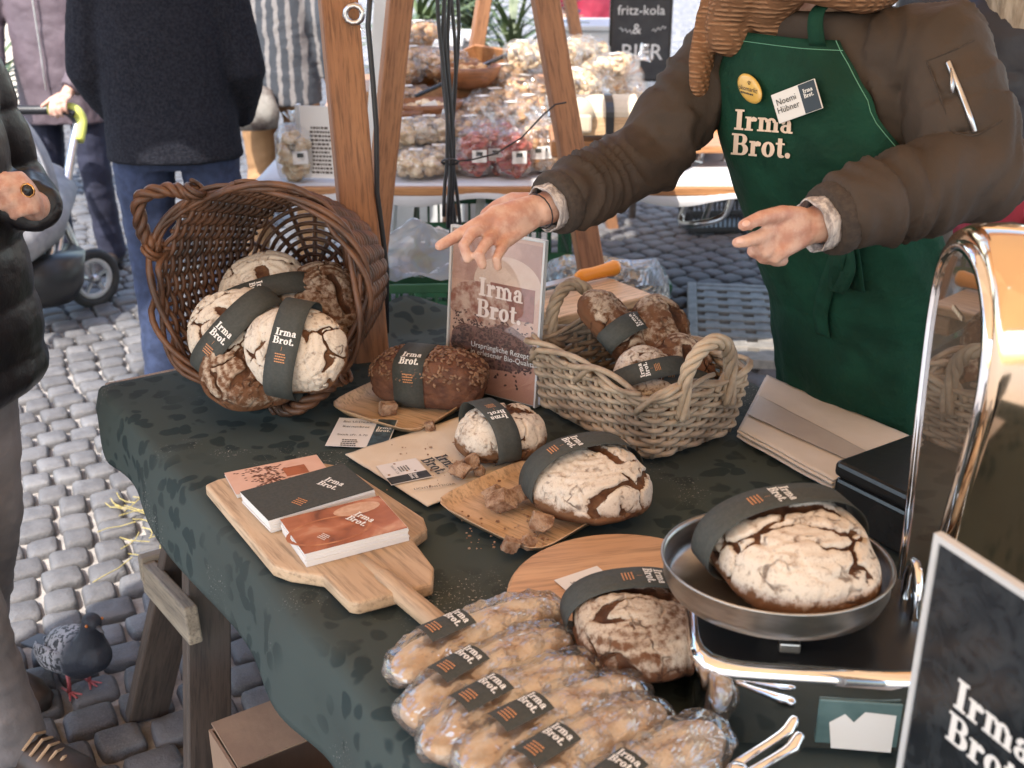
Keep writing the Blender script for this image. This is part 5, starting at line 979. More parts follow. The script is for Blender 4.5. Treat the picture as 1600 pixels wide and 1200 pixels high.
def hit(tr,px,py,off):
    o_=V((0,0,CAMZ)); d=ray(px,py).normalized(); h=tr.ray_cast(o_,d)
    if h[0] is None: return PD(px,py,1.72)
    n_=h[1] if h[1].dot(d)<0 else -h[1]; return h[0]+n_*off
# stitched hems
for u in (.018,.982): part('hem_stitching',MB().tube([V(apr(u,i/60))+f*.0025 for i in range(61)],.0007,4),MT['stitch'],sel)
part('hem_stitching',MB().tube([V(apr(i/40,.014))+f*.0025 for i in range(41)],.0007,4),MT['stitch'],sel)
# neck straps
for (x0,x1) in ((.07,.16),(.80,.90)):
    def strap(u,v,x0=x0,x1=x1):
        a=V(apr(x0+(x1-x0)*v,.01)); nk=V((.475,1.862,1.47))+s*((v-.5)*.02+(.07 if x0>.5 else -.07))+f*.035; p=a.lerp(nk,u); p+=f*.03*math.sin(PI*u)+V((0,0,.02*math.sin(PI*u))); return p
    part('neck_strap',MB().grid(strap,14,4),MT['apron'],sel,smooth=True,solid=.002)
# waist tie and bow
def ribbon(name,pts,w_,mat,par): 
    pts=curve(pts,6); m_=len(pts); part(name,MB().grid(lambda u,v:pts[min(int(round(u*(m_-1))),m_-1)]+V((s.x,s.y,0))*(v-.5)*w_*(1 if name!='tie_loop' else 1),m_,4),mat,par,smooth=True,solid=.0022)
hw=lambda x,y,o_=.008: hit(tree,x,y,o_)
ribbon('tie_end',[hw(1320,372,.014),hw(1308,405,.012),hw(1296,450,.012),hw(1288,488,.01),hw(1292,520,.01)],.030,MT['apron'],sel)
ribbon('tie_end',[hw(1335,375,.016),hw(1338,400,.014),hw(1344,448,.012)],.026,MT['apron'],sel)
ribbon('tie_loop',[hw(1322,372,.012),hw(1318,395,.028),hw(1312,440,.018),hw(1322,438,.030),hw(1334,400,.034),hw(1328,374,.018)],.026,MT['apron'],sel)
part('tie_knot',MB().ball(hw(1326,374,.012),(.014,.012,.012)),MT['apron'],sel,smooth=True)
# print, pin and name badge: laid on the cloth where they sit
def onap(name,m2,mat,cx,cy,k,rot=0,off=.0028,tr=tree,par=sel):
    mb=MB(); c_,s_=math.cos(R(rot)),math.sin(R(rot)); mb.add([hit(tr,cx+(v[0]*c_-v[1]*s_)*k,cy-(v[0]*s_+v[1]*c_)*k,off+v[2]*.006) for v in m2[0]],m2[1]); return part(name,mb,mat,par)
onap('lettering',LOGO,pm('cream_apron_print',(.72,.55,.42),(.66,.5,.38),20,.8),1193,207,32,-4,off=.005)
def rigid(cx,cy,off,rot):
    p=hit(tree,cx,cy,off); n_=(hit(tree,cx,cy+1,0)-hit(tree,cx,cy-14,0)).cross(hit(tree,cx+14,cy,0)-hit(tree,cx-14,cy,0)).normalized()
    if n_.dot(V((0,0,CAMZ))-p)<0: n_=-n_
    x=hit(tree,cx+25,cy,0)-hit(tree,cx-25,cy,0); x=(x-n_*x.dot(n_)).normalized(); y=n_.cross(x); return Matrix(((x.x,y.x,n_.x,p.x),(x.y,y.y,n_.y,p.y),(x.z,y.z,n_.z,p.z),(0,0,0,1)))@Matrix.Rotation(R(rot),4,'Z')
Mb=rigid(1251,157,.010,17); W_,H_=.082,.045
bdg=thing('name_badge','white name badge with dark end panel pinned to green apron','badge',M=Mb)
part('plate',MB().box((0,0,0),(W_,H_,.003)),MT['card'],bdg,world=False,bev=.001); part('printed_panel',MB().box((W_*.31,0,.0018),(W_*.36,H_*.96,.0006)),plain('badge_navy',(.03,.045,.06),.5),bdg,world=False)
put2d('lettering',text2d('Noemi\nHübner',.0135,'CENTER',.003),flat(Matrix.Translation((-W_*.19,.004,.002))),1,MT['black_print'],bdg); put2d('lettering',LOGO,flat(Matrix.Translation((W_*.31,.007,.0024))),.0062,MT['white'],bdg)
Mq=rigid(1180,137,.010,-10); pin=thing('pin_badge','oval yellow market pin badge on the green apron bib','badge',M=Mq)
part('disc',MB().loft([[(lambda x,y:(x*.906+y*.423,-x*.423+y*.906,z))(.030*k*math.cos(2*PI*i/40),.0185*k*math.sin(2*PI*i/40)) for i in range(40)] for k,z in ((.9,-.002),(1,0),(.98,.002),(.8,.0034),(.02,.0038))]),pm('yellow_pin',(.66,.42,.10),(.6,.36,.08),12,.3,bstr=0,coat=.5),pin,world=False,smooth=True)
put2d('lettering',text2d('ökomarkt',.0105,'CENTER',.01),flat(Matrix.Translation((0,-.0035,.0044))),1,MT['black_print'],pin); put2d('printed_line',dashes(1,2.2,.3,6),flat(Matrix.Translation((0,-.0085,.0044))),.014,MT['black_print'],pin)
part('printed_spiral',MB().tube([( .0008+a*.00022*math.cos(a*.55),.0085+a*.00022*math.sin(a*.55),.0046) for a in range(18)],.00045,4),MT['black_print'],pin,world=False)
# sleeve pocket, zip
hj=lambda x,y,o_=.002: hit(jt,x,y,o_)
part('pocket_zip',MB().tube(curve([hj(1481,98,.003),hj(1490,120,.003),hj(1502,150,.003),hj(1514,182,.003),hj(1523,205,.003)],8),.0042,6),MT['alu'],sel,smooth=True)
part('zip_pull',MB().tube([hj(1487,112,.008),hj(1490,128,.011),hj(1491,146,.011)],[.003,.0065,.0075],8,flat=.35),MT['alu'],sel,smooth=True)
for poly in ([(1448,95),(1470,86),(1495,76),(1522,62)],[(1448,95),(1462,130),(1474,165),(1486,205)],[(1490,208),(1520,212),(1545,200),(1565,188)]): part('seam',MB().tube(curve([hj(x,y,.0005) for x,y in poly],6),.0014,5),MT['rib'],sel)
# bracelet
d=(Rwr-Rel).normalized(); u=d.orthogonal().normalized(); w__=d.cross(u); part('bracelet',MB().tube([Rwr+d*.012+(u*math.cos(a*.4)+w__*math.sin(a*.4))*.0285 for a in range(16)],.0012,5,closed=True),MT['cable'],sel)
# knit scarf
sf=MB(); NC=V((.455,1.85,1.515))
for r_,z,th,ph in ((.098,.035,.042,0),(.108,-.008,.042,1.2),(.088,.08,.04,2.)): sf.tube([NC+s*(r_*math.cos(a*.3142+ph))+f*(r_*.85*math.sin(a*.3142+ph))+V((0,0,z+.012*math.sin(a*.63+ph))) for a in range(20)],th,12,closed=True)
tl_=curve([NC+f*.10+s*-.03+V((0,0,.0)),D(1150,10,1.80),D(1140,45,1.82)],6); sf.tube(tl_,[.04]*len(tl_),12,rnd=True)
t2=curve([NC-s*.12+f*.05,D(1102,40,1.86),D(1096,90,1.86),D(1094,132,1.87)],6); sf.tube(t2,[.026]*len(t2),12,rnd=True,flat=.6)
t3=curve([NC+f*.10+s*.05,D(1210,5,1.76),D(1225,35,1.78)],6); sf.tube(t3,[.038]*len(t3),12,rnd=True)
def kn_(p): return .006*noise.noise(p*12)+.005*(.5-abs(noise.noise(V((p.x*10,p.y*10,p.z*26)))))
part('scarf',None,MT['scarf'],sel,me=remesh(sf,.006,8,kn_))
hb=MB(); hb.ball(L(0,-.022,.04),(.086,.086,.098),16,12); hb.tube([L(0,-.08,.06),L(0,-.11,0),L(0,-.1,-.09)],[.05,.055,.04],12,rnd=True); part('hair',None,MT['hair_d'],sel,me=remesh(hb,.008,2,lambda p:.004*noise.noise(p*50)))
for sg in(-1,1): part('eye',MB().ball(L(sg*.031,.077,.012),.011,8,6),MT['eye'],sel)

def ringat(px,py):
    h=cbt.ray_cast(V((0,0,CAMZ)),ray(px,py).normalized())
    if h[0] is None: return
    part('ring_stone',MB().ball(h[0],(.009,.009,.011),12,8),MT['blackmetal'],cs_,smooth=True); part('ring',MB().tube([h[0]+V((.011*math.cos(a*.7),-.002,.011*math.sin(a*.7))) for a in range(9)],.002,6,closed=True),MT['brass'],cs_,smooth=True)
ringat(44,297)

bt=BVHTree.FromPolygons([WM[sel.name]@v.co for v in sbody.data.vertices],[tuple(p.vertices) for p in sbody.data.polygons])
for (x,y,dx,dy) in ((1166,349,-1,.35),(1157,376,-1,.15)):
    h=bt.ray_cast(V((0,0,CAMZ)),ray(x,y).normalized())
    if h[0] is not None:
        n_=h[1]; t_=(PD(x+dx*8,y+dy*8,1.49)-PD(x,y,1.49)); t_=(t_-n_*t_.dot(n_)).normalized(); part('fingernail',MB().ball(h[0]-n_*.0004,(.0058,.0043,.0012),12,6,Matrix((t_,n_.cross(t_),n_)).transposed()),MT['nail'],sel,smooth=True)
# ---------------------------------------------------------------- pram
hx=lambda x,y,Y:PYd(x,y,Y)
wc=P(152,478,0); pr_=thing('pram','grey hooded pram with silver frame and lime handle grip','pram',(wc.x-.25,wc.y,0)); wc=V((wc.x,wc.y,.125))
def wheel(c,r,ax):
    ax=V(ax).normalized(); u=V((0,0,1)); w__=ax.cross(u); ty=part('wheel',MB().tube([c+(u*math.cos(a*PI/16)+w__*math.sin(a*PI/16))*(r-.02) for a in range(32)],.021,10,closed=True),MT['rubber'],pr_,smooth=True)
    part('rim',MB().tube([c+(u*math.cos(a*PI/16)+w__*math.sin(a*PI/16))*(r-.048) for a in range(32)],.013,8,closed=True),MT['white_p'],ty,smooth=True)
    for k in range(5): part('spoke',MB().tube([c,c+(u*math.cos(k*1.2566)+w__*math.sin(k*1.2566))*(r-.045)],.01,6),MT['alu'],ty)
    part('hub',MB().tube([c-ax*.03,c+ax*.03],.02,12),MT['alu'],ty,smooth=True)
wheel(wc,.128,(.8,-.6,0)); wheel(V((wc.x-.52,wc.y-.1,.128)),.128,(.8,-.6,0)); wheel(V((wc.x-.3,wc.y-.75,.10)),.10,(.8,-.6,0))
for pts in ([hx(122,190,5.0),hx(112,240,4.9),hx(102,300,4.78),hx(95,350,4.68),hx(86,405,4.55),hx(50,440,4.4)],[hx(20,180,4.95),hx(15,270,4.75),hx(20,360,4.5),hx(40,440,4.35)],[hx(96,340,4.7),hx(120,390,4.7),V((wc.x-.02,wc.y,wc.z))],[hx(50,440,4.4),hx(10,445,4.2),hx(-40,450,4.0)],[hx(70,330,4.6),hx(80,390,4.55),hx(60,440,4.4)]): part('frame_tube',MB().tube(curve(pts,5),.019,8),MT['alu'],pr_,smooth=True)
part('handle_bar',MB().tube(curve([hx(15,172,4.98),hx(60,172,5.0),hx(100,172,5.01),hx(122,190,5.0)],6),.02,8),MT['black_p'],pr_,smooth=True); part('lime_grip',MB().tube(curve([hx(75,170,5.),hx(100,169,5.01),hx(118,173,5.0),hx(127,190,5.0),hx(122,220,4.95)],6),.025,10),MT['lime'],pr_,smooth=True)
part('black_grip',MB().tube(curve([hx(80,174,4.965),hx(100,174,4.965),hx(116,178,4.965)],4),.014,8),MT['black_p'],pr_,smooth=True)
hc=hx(-20,300,4.55); part('hood',MB().grid(lambda u,v:hc+V((.30*math.cos(PI*u)*math.cos(PI*.5*v*.9),.30*math.sin(PI*.5*v)-.1,.40*math.sin(PI*u)*math.cos(PI*.42*v)*(1+.035*math.sin(v*30)))),24,30),MT['grey_f'],pr_,smooth=True,solid=.006)
part('seat_shell',MB().loft([[hc+V((w_*math.cos(t)+.05,y,z+.13*math.sin(t)*k_)) for t in [i*PI/8 for i in range(16)]] for y,w_,z,k_ in ((.3,.2,-.05,1),(0,.25,-.12,1.2),(-.3,.24,-.14,1),(-.4,.15,-.12,.6))]),MT['grey_f'],pr_,smooth=True)
bk_=hx(80,425,4.5); part('basket',MB().loft([[bk_+V((w_*math.cos(t)-.08,d_*math.sin(t),z)) for t in [i*PI/8 for i in range(16)]] for w_,d_,z in ((.16,.12,-.12),(.2,.17,-.06),(.22,.2,.07))]),MT['black_p'],pr_,smooth=True)
# ---------------------------------------------------------------- neighbouring stall
SY=3.78; SZ=.75; sx0,sx1=PYd(400,295,SY).x,1.9
nt_=thing('market_table','neighbouring stall table with white linen top behind the timber posts','table',((sx0+sx1)/2,SY+.75,0))
part('tabletop',MB().box(((sx0+sx1)/2,SY+.75,SZ-.028),(sx1-sx0,1.5,.03)),MT['box_wood'],nt_,bev=.005)
for x in (sx0+.35,sx0+.75,sx1-.3):
    for y in (SY+.2,SY+1.3): part('leg',MB().tube([(x,y,SZ-.045),(x-.06,y+.03,0)],.016,8),MT['white_p'],nt_,smooth=True)
ln=part('table_linen',MB().grid(lambda u,v:(sx0-.02+(sx1-sx0+.04)*u,SY-.015+1.5*v,SZ-.0115+.003*abs(noise.noise(V((u*30,v*16,0))))- (.05*(1+.3*math.sin(u*40)) if v==0 else 0)),90,40),MT['linen'],None,smooth=True,solid=.002); tag(ln,'white linen cloth on the neighbouring dried fruit stall','tablecloth')
# bag prototypes
def lumps(n,ext,r,seed,flatten=.5,shape=2.5):
    rn=random.Random(seed); mb=MB()
    for i in range(n):
        d=V((rn.gauss(0,1),rn.gauss(0,1),rn.gauss(0,1))).normalized()*rn.uniform(.55,1); p=V((d.x*ext[0],d.y*ext[1],d.z*ext[2]+ext[2])); M=Matrix.Rotation(rn.random()*6,3,'X')@Matrix.Rotation(rn.random()*6,3,'Z'); mb.ball(p,(r*rn.uniform(.8,1.3),r,r*flatten),8,5,M)
    return mb
def filmshape(ext,seed,neck=True,upright=False):
    vs,fs=CSV[14]; so=V((seed*5.1,0,0)); out=[]
    for d in vs:
        q=3.; r=(abs(d.x)**q+abs(d.y)**q+abs(d.z)**q)**(-1/q); p=V((d.x*r*ext[0]*1.12,d.y*r*ext[1]*1.12,d.z*r*ext[2]*1.1+ext[2]*1.05)); cr=.012*abs(noise.noise(p*24+so))+.007*noise.noise(p*60+so); p+=d*cr
        out.append(V((p.x,p.y,max(p.z,0))))
    mb=MB().add(out,fs)
    if neck:          # gathered tail of the bag
        c=V((0,0,ext[2]*2.05)) if upright else V((ext[0]*1.05,0,ext[2]*1.1)); dr=V((0,0,1)) if upright else V((.9,0,.45)); n=18; rs=[]; u=dr.orthogonal().normalized(); w__=dr.cross(u)
        for t,r_ in ((0,.45),(.25,.12),(.35,.1),(.7,.35),(1,.6)): rs.append([c+dr*t*ext[0]*.9+(u*math.cos(2*PI*i/n)+w__*math.sin(2*PI*i/n))*ext[1]*r_*(1+.45*math.sin(i*2.7+seed)) for i in range(n)])
        mb.loft(rs,cap=False)
    return mb
protos={}
def bagproto(key,ext,r,mat,n,upright,label,flat_=.5):
    o=thing('fruit_bag',label,'bag',(0,0,-9)); part('contents',lumps(n,ext,r,hash(key)%97 if False else len(protos)+3,flat_),MT[mat],o,smooth=True,world=False); part('clear_film',filmshape(ext,len(protos)+1,True,upright),MT['film2'],o,world=False)
    if upright: part('paper_label',MB().box((.01,-ext[1]*1.16,ext[2]*.95),(.05,.002,.042)),MT['card'],o,world=False); part('label_print',MB().box((.01,-ext[1]*1.16-.0016,ext[2]*.95+.008),(.022,.001,.014)),MT['band'],o,world=False)
    else: part('paper_label',MB().box((-.01,-.01,ext[2]*2.22),(.045,.035,.001)),MT['card'],o,world=False)
    protos[key]=[o,0]; return o
bagproto('ring',(.085,.06,.042),.02,'pale_nuts',70,False,'clear bag of pale dried apple slices heaped on the white linen'); bagproto('nut',(.09,.06,.045),.017,'nuts',80,False,'clear bag of brown nuts and dried fruit piled on the stall'); bagproto('red',(.055,.038,.075),.019,'redchip',70,True,'upright clear bag of red fruit chips with white label',.22); bagproto('far',(.09,.065,.04),.021,'pale_nuts',60,False,'clear bag in the pile at the stall back before chalkboard'); bagproto('dark',(.05,.04,.075),.018,'nuts',60,True,'upright clear bag of dark dried fruit beside red chips',.5); bagproto('left',(.055,.05,.085),.022,'pale_nuts',70,True,'upright bag of pale rings at the stall corner beside the white booklet')
def putbag(key,px,py,Y,z,rz,k=1.,tilt=0):
    pr__=protos[key]; p=PYd(px,py,Y); M=Matrix.Translation((p.x,Y,z))@Matrix.Rotation(rz,4,'Z')@Matrix.Rotation(tilt,4,'Y')@Matrix.Scale(k,4)
    if pr__[1]==0: o=pr__[0]; o.location,q_,sc=M.decompose(); o.rotation_euler=q_.to_euler(); o.scale=sc
    else: o=copy_tree(pr__[0],None,M)
    pr__[1]+=1; o['group']={'ring':'bags of pale apple slices','nut':'bags of brown nuts and fruit','red':'bags of red chips','far':'bags piled at the stall back','dark':'bags of dark dried fruit','left':'bags at the stall corner'}[key]; return o
rk=random.Random(21)
putbag('left',461,240,3.86,SZ,.3)
for (x,Y,z,a) in ((655,3.9,SZ,.2),(628,4.0,SZ+.0,2.9),(690,3.98,SZ,.1),(640,4.02,SZ+.085,.4),(668,4.05,SZ+.085,3.3),(715,4.1,SZ,.8)): putbag('ring',x,260,Y,z,a+rk.uniform(-.2,.2))
for (x,Y,z,a) in ((735,4.15,SZ+.06,.5),(755,4.25,SZ+.12,.8),(775,4.35,SZ+.13,.7),(700,4.2,SZ+.09,.3),(625,4.55,SZ+.22,.2),(650,4.6,SZ+.26,.6),(690,4.6,SZ+.24,2.8),(640,4.45,SZ+.12,.1),(720,4.65,SZ+.2,.4),(660,4.75,SZ+.34,.5),(625,4.75,SZ+.32,3.)): putbag('nut',x,200,Y,z,a+rk.uniform(-.2,.2),rk.uniform(.95,1.15))
for (x,Y,z,a) in ((742,3.92,SZ,.15),(772,3.95,SZ,-.1),(803,3.9,SZ,.2),(760,4.08,SZ,.1),(790,4.1,SZ,.3)): putbag('red',x,240,Y,z,a)
for (x,Y,a) in ((832,3.98,.2),(850,4.0,-.2),(868,4.02,.1),(840,4.12,.3)): putbag('dark',x,240,Y,SZ,a)
for i in range(30):
    putbag('far',rk.uniform(815,975),150,rk.uniform(4.35,5.1),SZ+.02+.085*(i%4)*.95+rk.uniform(0,.03),rk.uniform(0,6),rk.uniform(.9,1.1),rk.uniform(-.2,.2))
for (x,Y,z,a) in ((610,4.2,SZ+.02,.3),(640,4.25,SZ+.05,2.),(675,4.35,SZ+.02,1.),(800,4.25,SZ+.1,.3),(825,4.3,SZ+.12,.9),(790,4.5,SZ+.2,.4),(845,4.3,SZ+.03,2.2),(760,4.5,SZ+.05,.2),(870,4.25,SZ+.02,.7),(815,4.45,SZ+.16,2.6)): putbag('nut',x,200,Y,z,a,rk.uniform(.95,1.1))
# tiered back shelf that carries the heap
rs_=thing('display_riser','wooden stepped riser carrying bags at the stall back','riser',(.2,4.8,SZ)); part('step',MB().box((-.15,4.75,SZ+.10),(1.0,.5,.19)),MT['box_wood'],rs_); part('step',MB().box((.62,4.75,SZ+.045),(.5,.8,.08)),MT['box_wood'],rs_)
# bowls
def bowl(px,py,Y,z,r,label,contents):
    p=PYd(px,py,Y); o=thing('wooden_bowl',label,'bowl',(p.x,Y,z),.3); part('bowl',MB().loft([[(1.25*r*k*math.cos(2*PI*i/32),r*k*math.sin(2*PI*i/32),h) for i in range(32)] for k,h in ((.4,0),(.75,.02),(.97,.065),(1.02,.085),(.96,.085),(.88,.06),(.5,.02))]),MT['bwood'],o,world=False,smooth=True)
    part('bowl_contents',lumps(90,(r*.95,r*.75,.025),.016,int(px),.5) if False else (lambda m:MB().add([(v[0],v[1],v[2]+.03) for v in m.v],m.f))(lumps(80,(r*1.0,r*.78,.026),.015,int(px),.5)),MT[contents],o,world=False,smooth=True); return o
bowl(622,192,4.12,SZ+.11,.085,'round brown wooden bowl of snacks, smallest of the three','nuts'); bowl(668,185,4.2,SZ+.12,.105,'wide wooden bowl with small white card','pale_nuts'); bowl(735,150,4.4,SZ+.22,.095,'wooden bowl of golden slices before the slanted tray','nuts')
p=PYd(672,172,4.12); tag(part('bowl_card',MB().box((p.x,4.12,p.z+.01),(.055,.003,.035),Matrix.Rotation(R(-20),3,'Y')),MT['card']),'small white card standing in the wide wooden bowl','card')
# slanted wooden tray
pa,pb=PYd(650,150,4.3),PYd(805,80,4.55); ty=thing('slanted_tray','open wooden tray tilted up above the bowls','tray',(pa.x,4.35,SZ+.25)); dv=(pb-pa); L_=dv.length; x_=dv.normalized(); y_=V((-.25,1,.1)); y_=(y_-x_*y_.dot(x_)).normalized(); z_=x_.cross(y_); MT_=Matrix(((x_.x,y_.x,z_.x,pa.x),(x_.y,y_.y,z_.y,pa.y),(x_.z,y_.z,z_.z,pa.z),(0,0,0,1)))
for nm,c_,d_ in (('tray_floor',(L_/2,.15,-.1),(L_,.3,.012)),('tray_side',(L_/2,0,-.055),(L_,.014,.105)),('tray_side',(L_/2,.3,-.055),(L_,.014,.105)),('tray_end',(L_+.008,.15,-.055),(.014,.31,.105)),('tray_edge',(L_/2,-.001,.001),(L_+.01,.02,.012))):
    mb=MB().box(c_,d_); mb.v=[tuple(MT_@V(v)) for v in mb.v]; part(nm,mb,MT['blackmetal'] if nm=='tray_edge' else MT['box_wood'],ty,bev=.003)
beam('tray_prop',(pb.x-.02,4.6,SZ+.001),(pb.x-.02,4.6,pb.z-.1),.04,.04,MT['box_wood'],ty)
# booklet, white card, dispenser, crate
p=PYd(505,285,3.84); bo_=thing('booklet_stand','white upright booklet standing at the stall corner','booklet',M=Matrix.Translation((p.x,3.84,SZ))@Matrix.Rotation(R(-8),4,'Z'))
part('page',MB().box((0,0,.125),(.13,.004,.24)),MT['card'],bo_,world=False); part('cover',MB().box((-.075,.012,.125),(.012,.03,.245)),MT['white_p'],bo_,world=False); put2d('printed_lines',dashes(12,1.6,.3,4),flat(Matrix(((1,0,0,.0),(0,0,-1,-.0025),(0,1,0,.17),(0,0,0,1)))),.045,MT['leg'],bo_)
p=PYd(586,120,3.5); tag(part('white_board',MB().box((p.x,3.5,p.z-.1),(.05,.03,.85),Matrix.Rotation(R(6),3,'Y')),MT['white_p'],None,bev=.003),'tall narrow white panel leaning behind the timber posts','panel')
q=PYd(945,205,3.62); cr=thing('tool_box','pale wooden box with rounded cream lid and black strap','box',M=Matrix.Translation((q.x,3.62,q.z-.02))@Matrix.Rotation(.05,4,'Z')); cr.scale=(.85,.85,.75)
part('box',MB().box((0,.08,.05),(.24,.2,.075)),MT['ply'],cr,world=False,bev=.004); part('lid',MB().loft([[(x,.08+.1*math.cos(t),.088+.075*math.sin(t)) for t in [i*PI/12 for i in range(13)]] for x in (-.12,-.04,.04,.12)]),MT['beige'],cr,world=False); part('strap',MB().loft([[(x,.08+.103*math.cos(t),.012+(.076 if math.sin(t)>-.01 else 0)+.078*math.sin(t)) for t in [i*PI/12 for i in range(13)]] for x in (.0,.03)],cap=False),MT['black_p'],cr,world=False,solid=.003)
part('strap_front',MB().box((.015,-.0215,.05),(.03,.003,.078)),MT['black_p'],cr,world=False)
q2=PYd(920,215,3.66); tag(part('wooden_crate',MB().box((q2.x+.05,3.76,q.z-.055),(.34,.3,.05)).box((q2.x+.05,3.76,q.z-.15),(.28,.26,.12)),MT['box_wood'],None,bev=.004),'shallow wooden crate beneath the cream lidded box','crate')
td=thing('tape_dispenser','cream tape dispenser with curved arm beside the lidded box','dispenser',(PYd(905,170,3.6).x,3.6,q.z)); part('wheel',MB().tube([(PYd(905,170,3.6).x,3.58,q.z+.06),(PYd(905,170,3.6).x,3.63,q.z+.06)],.045,20),MT['beige'],td,smooth=True); part('arm',MB().box((PYd(912,190,3.6).x,3.6,q.z+.03),(.05,.05,.06)),MT['beige'],td,bev=.01)
# ---------------------------------------------------------------- crates, bin and frames on the ground behind
def crate(label,c,dims,rz,mat='green_p',rows=4,cols=7):
    o=thing('plastic_crate',label,'crate',c,rz); L_,D_,H_=dims; t=.012
    part('floor',MB().box((0,0,.01),(L_-.02,D_-.02,.012)),MT[mat],o,world=False)
    for sy in(-1,1):
        for z in (H_-.012,.02,H_*.55): part('rail',MB().box((0,sy*(D_/2-t/2),z),(L_,t,.024)),MT[mat],o,world=False,bev=.002)
        for k in range(cols*2+1): part('slat',MB().box((-L_/2+.01+(L_-.02)*k/(cols*2),sy*(D_/2-t/2-.001),H_/2),(.009,t*.7,H_-.02)),MT[mat],o,world=False)
    for sx in(-1,1):
        for z in (H_-.012,.02,H_*.55): part('rail',MB().box((sx*(L_/2-t/2),0,z),(t,D_-2*t,.024)),MT[mat],o,world=False,bev=.002)
        for k in range(cols+1): part('slat',MB().box((sx*(L_/2-t/2-.001),-D_/2+.02+(D_-.04)*k/cols,H_/2),(t*.7,.009,H_-.02)),MT[mat],o,world=False)
    return o
q=PYd(765,395,3.72); gx_=q.x
for k in range(2): crate(['lower green plastic crate of the stack under the neighbouring stall','upper green plastic crate of the stack under the neighbouring stall'][k],(gx_,4.08,.02+k*.29),(.56,.38,.28),R(3*k))
q=PYd(640,470,2.95); crate('green plastic crate covered with clear sheet behind the table end',(q.x,3.02,q.z-.14),(.50,.36,.22),R(4)); QC=q
tag(part('clear_sheet',MB().grid(lambda u,v:(q.x-.24+.48*u,2.86+.33*v,q.z+.085+.10*math.exp(-((u-.55)/.22)**2-((v-.6)/.3)**2)+.03*noise.noise(V((u*6,v*6,2)))+.022*abs(noise.noise(V((u*13,v*11,5))))),30,24),film('milky_sheet',(.8,.79,.76),.35,.5,18,.5),None,smooth=True),'crumpled clear plastic sheet over the green crate','plastic sheet')
crate('crate support stacked under the sheeted green crate',(q.x,3.02,.02),(.50,.36,max(.1,q.z-.18)),R(-2))
crate('dark green crate under the chair frame behind the seller',(PYd(1122,300,6.0).x,6.0,.02),(.36,.28,.2),.1,'black_p')
crate('grey green crate with papers behind the leaning strut',(PYd(962,372,4.3).x,4.35,.02),(.42,.3,.24),.05)
bn=P(945,560,0); bq_=PYd(945,440,3.2); bi=thing('waste_bin','grey bin lined with a clear plastic bag behind cutting board','bin',(bq_.x,3.2,0))
part('bin',MB().loft([[(x,y,z) for x,y in rrect(w_,d_,5)] for w_,d_,z in ((.24,.2,.01),(.33,.28,bq_.z),(.345,.295,bq_.z+.004),(.32,.27,bq_.z-.004),(.22,.18,.03))]),pm('grey_bin',(.2,.22,.22),(.15,.17,.17),8,.5),bi,world=False,smooth=False)
part('liner',MB().loft([[(x*(1+.05*noise.noise(V((x*20,y*20,z*9)))),y,z+.02*noise.noise(V((x*15,y*15,1)))) for x,y in rrect(w_,d_,5)] for w_,d_,z in ((.37,.31,bq_.z-.12),(.365,.31,bq_.z-.04),(.35,.30,bq_.z+.03),(.31,.26,bq_.z),(.25,.2,bq_.z-.1))],cap=False),film('bin_liner',(.8,.86,.84),.5,.2,24,.8),bi,world=False)
part('waste_paper',lumps(14,(.1,.08,.03),.035,4,.4),MT['paper'],bi,world=False).location=(0,0,bq_.z-.09)
# folding chair frame
ch=thing('folding_stool','folding stool of bent steel tube behind the seller','stool',(PYd(1105,340,4.2).x,4.2,0))
hx=lambda x,y,Y=4.2:PYd(x,y,Y)
for pts in ([hx(1100,228),hx(1080,300),hx(1064,345),hx(1085,350,4.0),hx(1130,338,4.0),hx(1145,300,4.0)],[hx(1062,248,4.0),hx(1100,258),hx(1140,275),hx(1165,310)],[hx(1140,230),hx(1120,290),hx(1100,345,4.3)]): part('tube',MB().tube(curve(pts,6),.012,8),MT['alu'],ch,smooth=True)
part('seat',MB().box(tuple(hx(1085,222)),(.3,.3,.025)),MT['box_wood'],ch,bev=.005)
# chalkboard
q=PYd(1000,62,6.2); cb_=thing('chalkboard','blackboard with hand lettering for cola and beer','sign',M=Matrix.Translation(q)@Matrix.Rotation(R(90),4,'X')@Matrix.Rotation(R(0),4,'Z'))
part('slate',MB().box((0,0,0),(.30,.40,.015)),MT['slate'],cb_,world=False)
for c_,d_ in (((-.156,0,0),(.012,.424,.022)),((.156,0,0),(.012,.424,.022)),((0,.206,0),(.3,.012,.022)),((0,-.206,0),(.3,.012,.022))): part('frame',MB().box(c_,d_),MT['blackmetal'],cb_,world=False)
for s_,x,y,k,bo_l in (('fritz-kola',0,.125,.068,.03),('&',-.02,.03,.075,.012),('BIER',.01,-.10,.115,.016)): put2d('lettering',text2d(s_,k,'CENTER',bo_l),flat(Matrix.Translation((x,y,.009))),1,MT['chalk'],cb_)
for x0,y0,sl_ in ((-.11,.055,-.25),(.06,.045,.3)): part('chalk_scribble',MB().tube([(x0+.008*k,y0+sl_*.008*k+.010*math.sin(k*2.1),.0095) for k in range(10)],.0022,5),MT['chalk'],cb_,world=False)
part('post',MB().tube([(0,-.21,-.02),(0,-q.z+.01,-.02)],.02,8),MT['leg'],cb_,world=False)
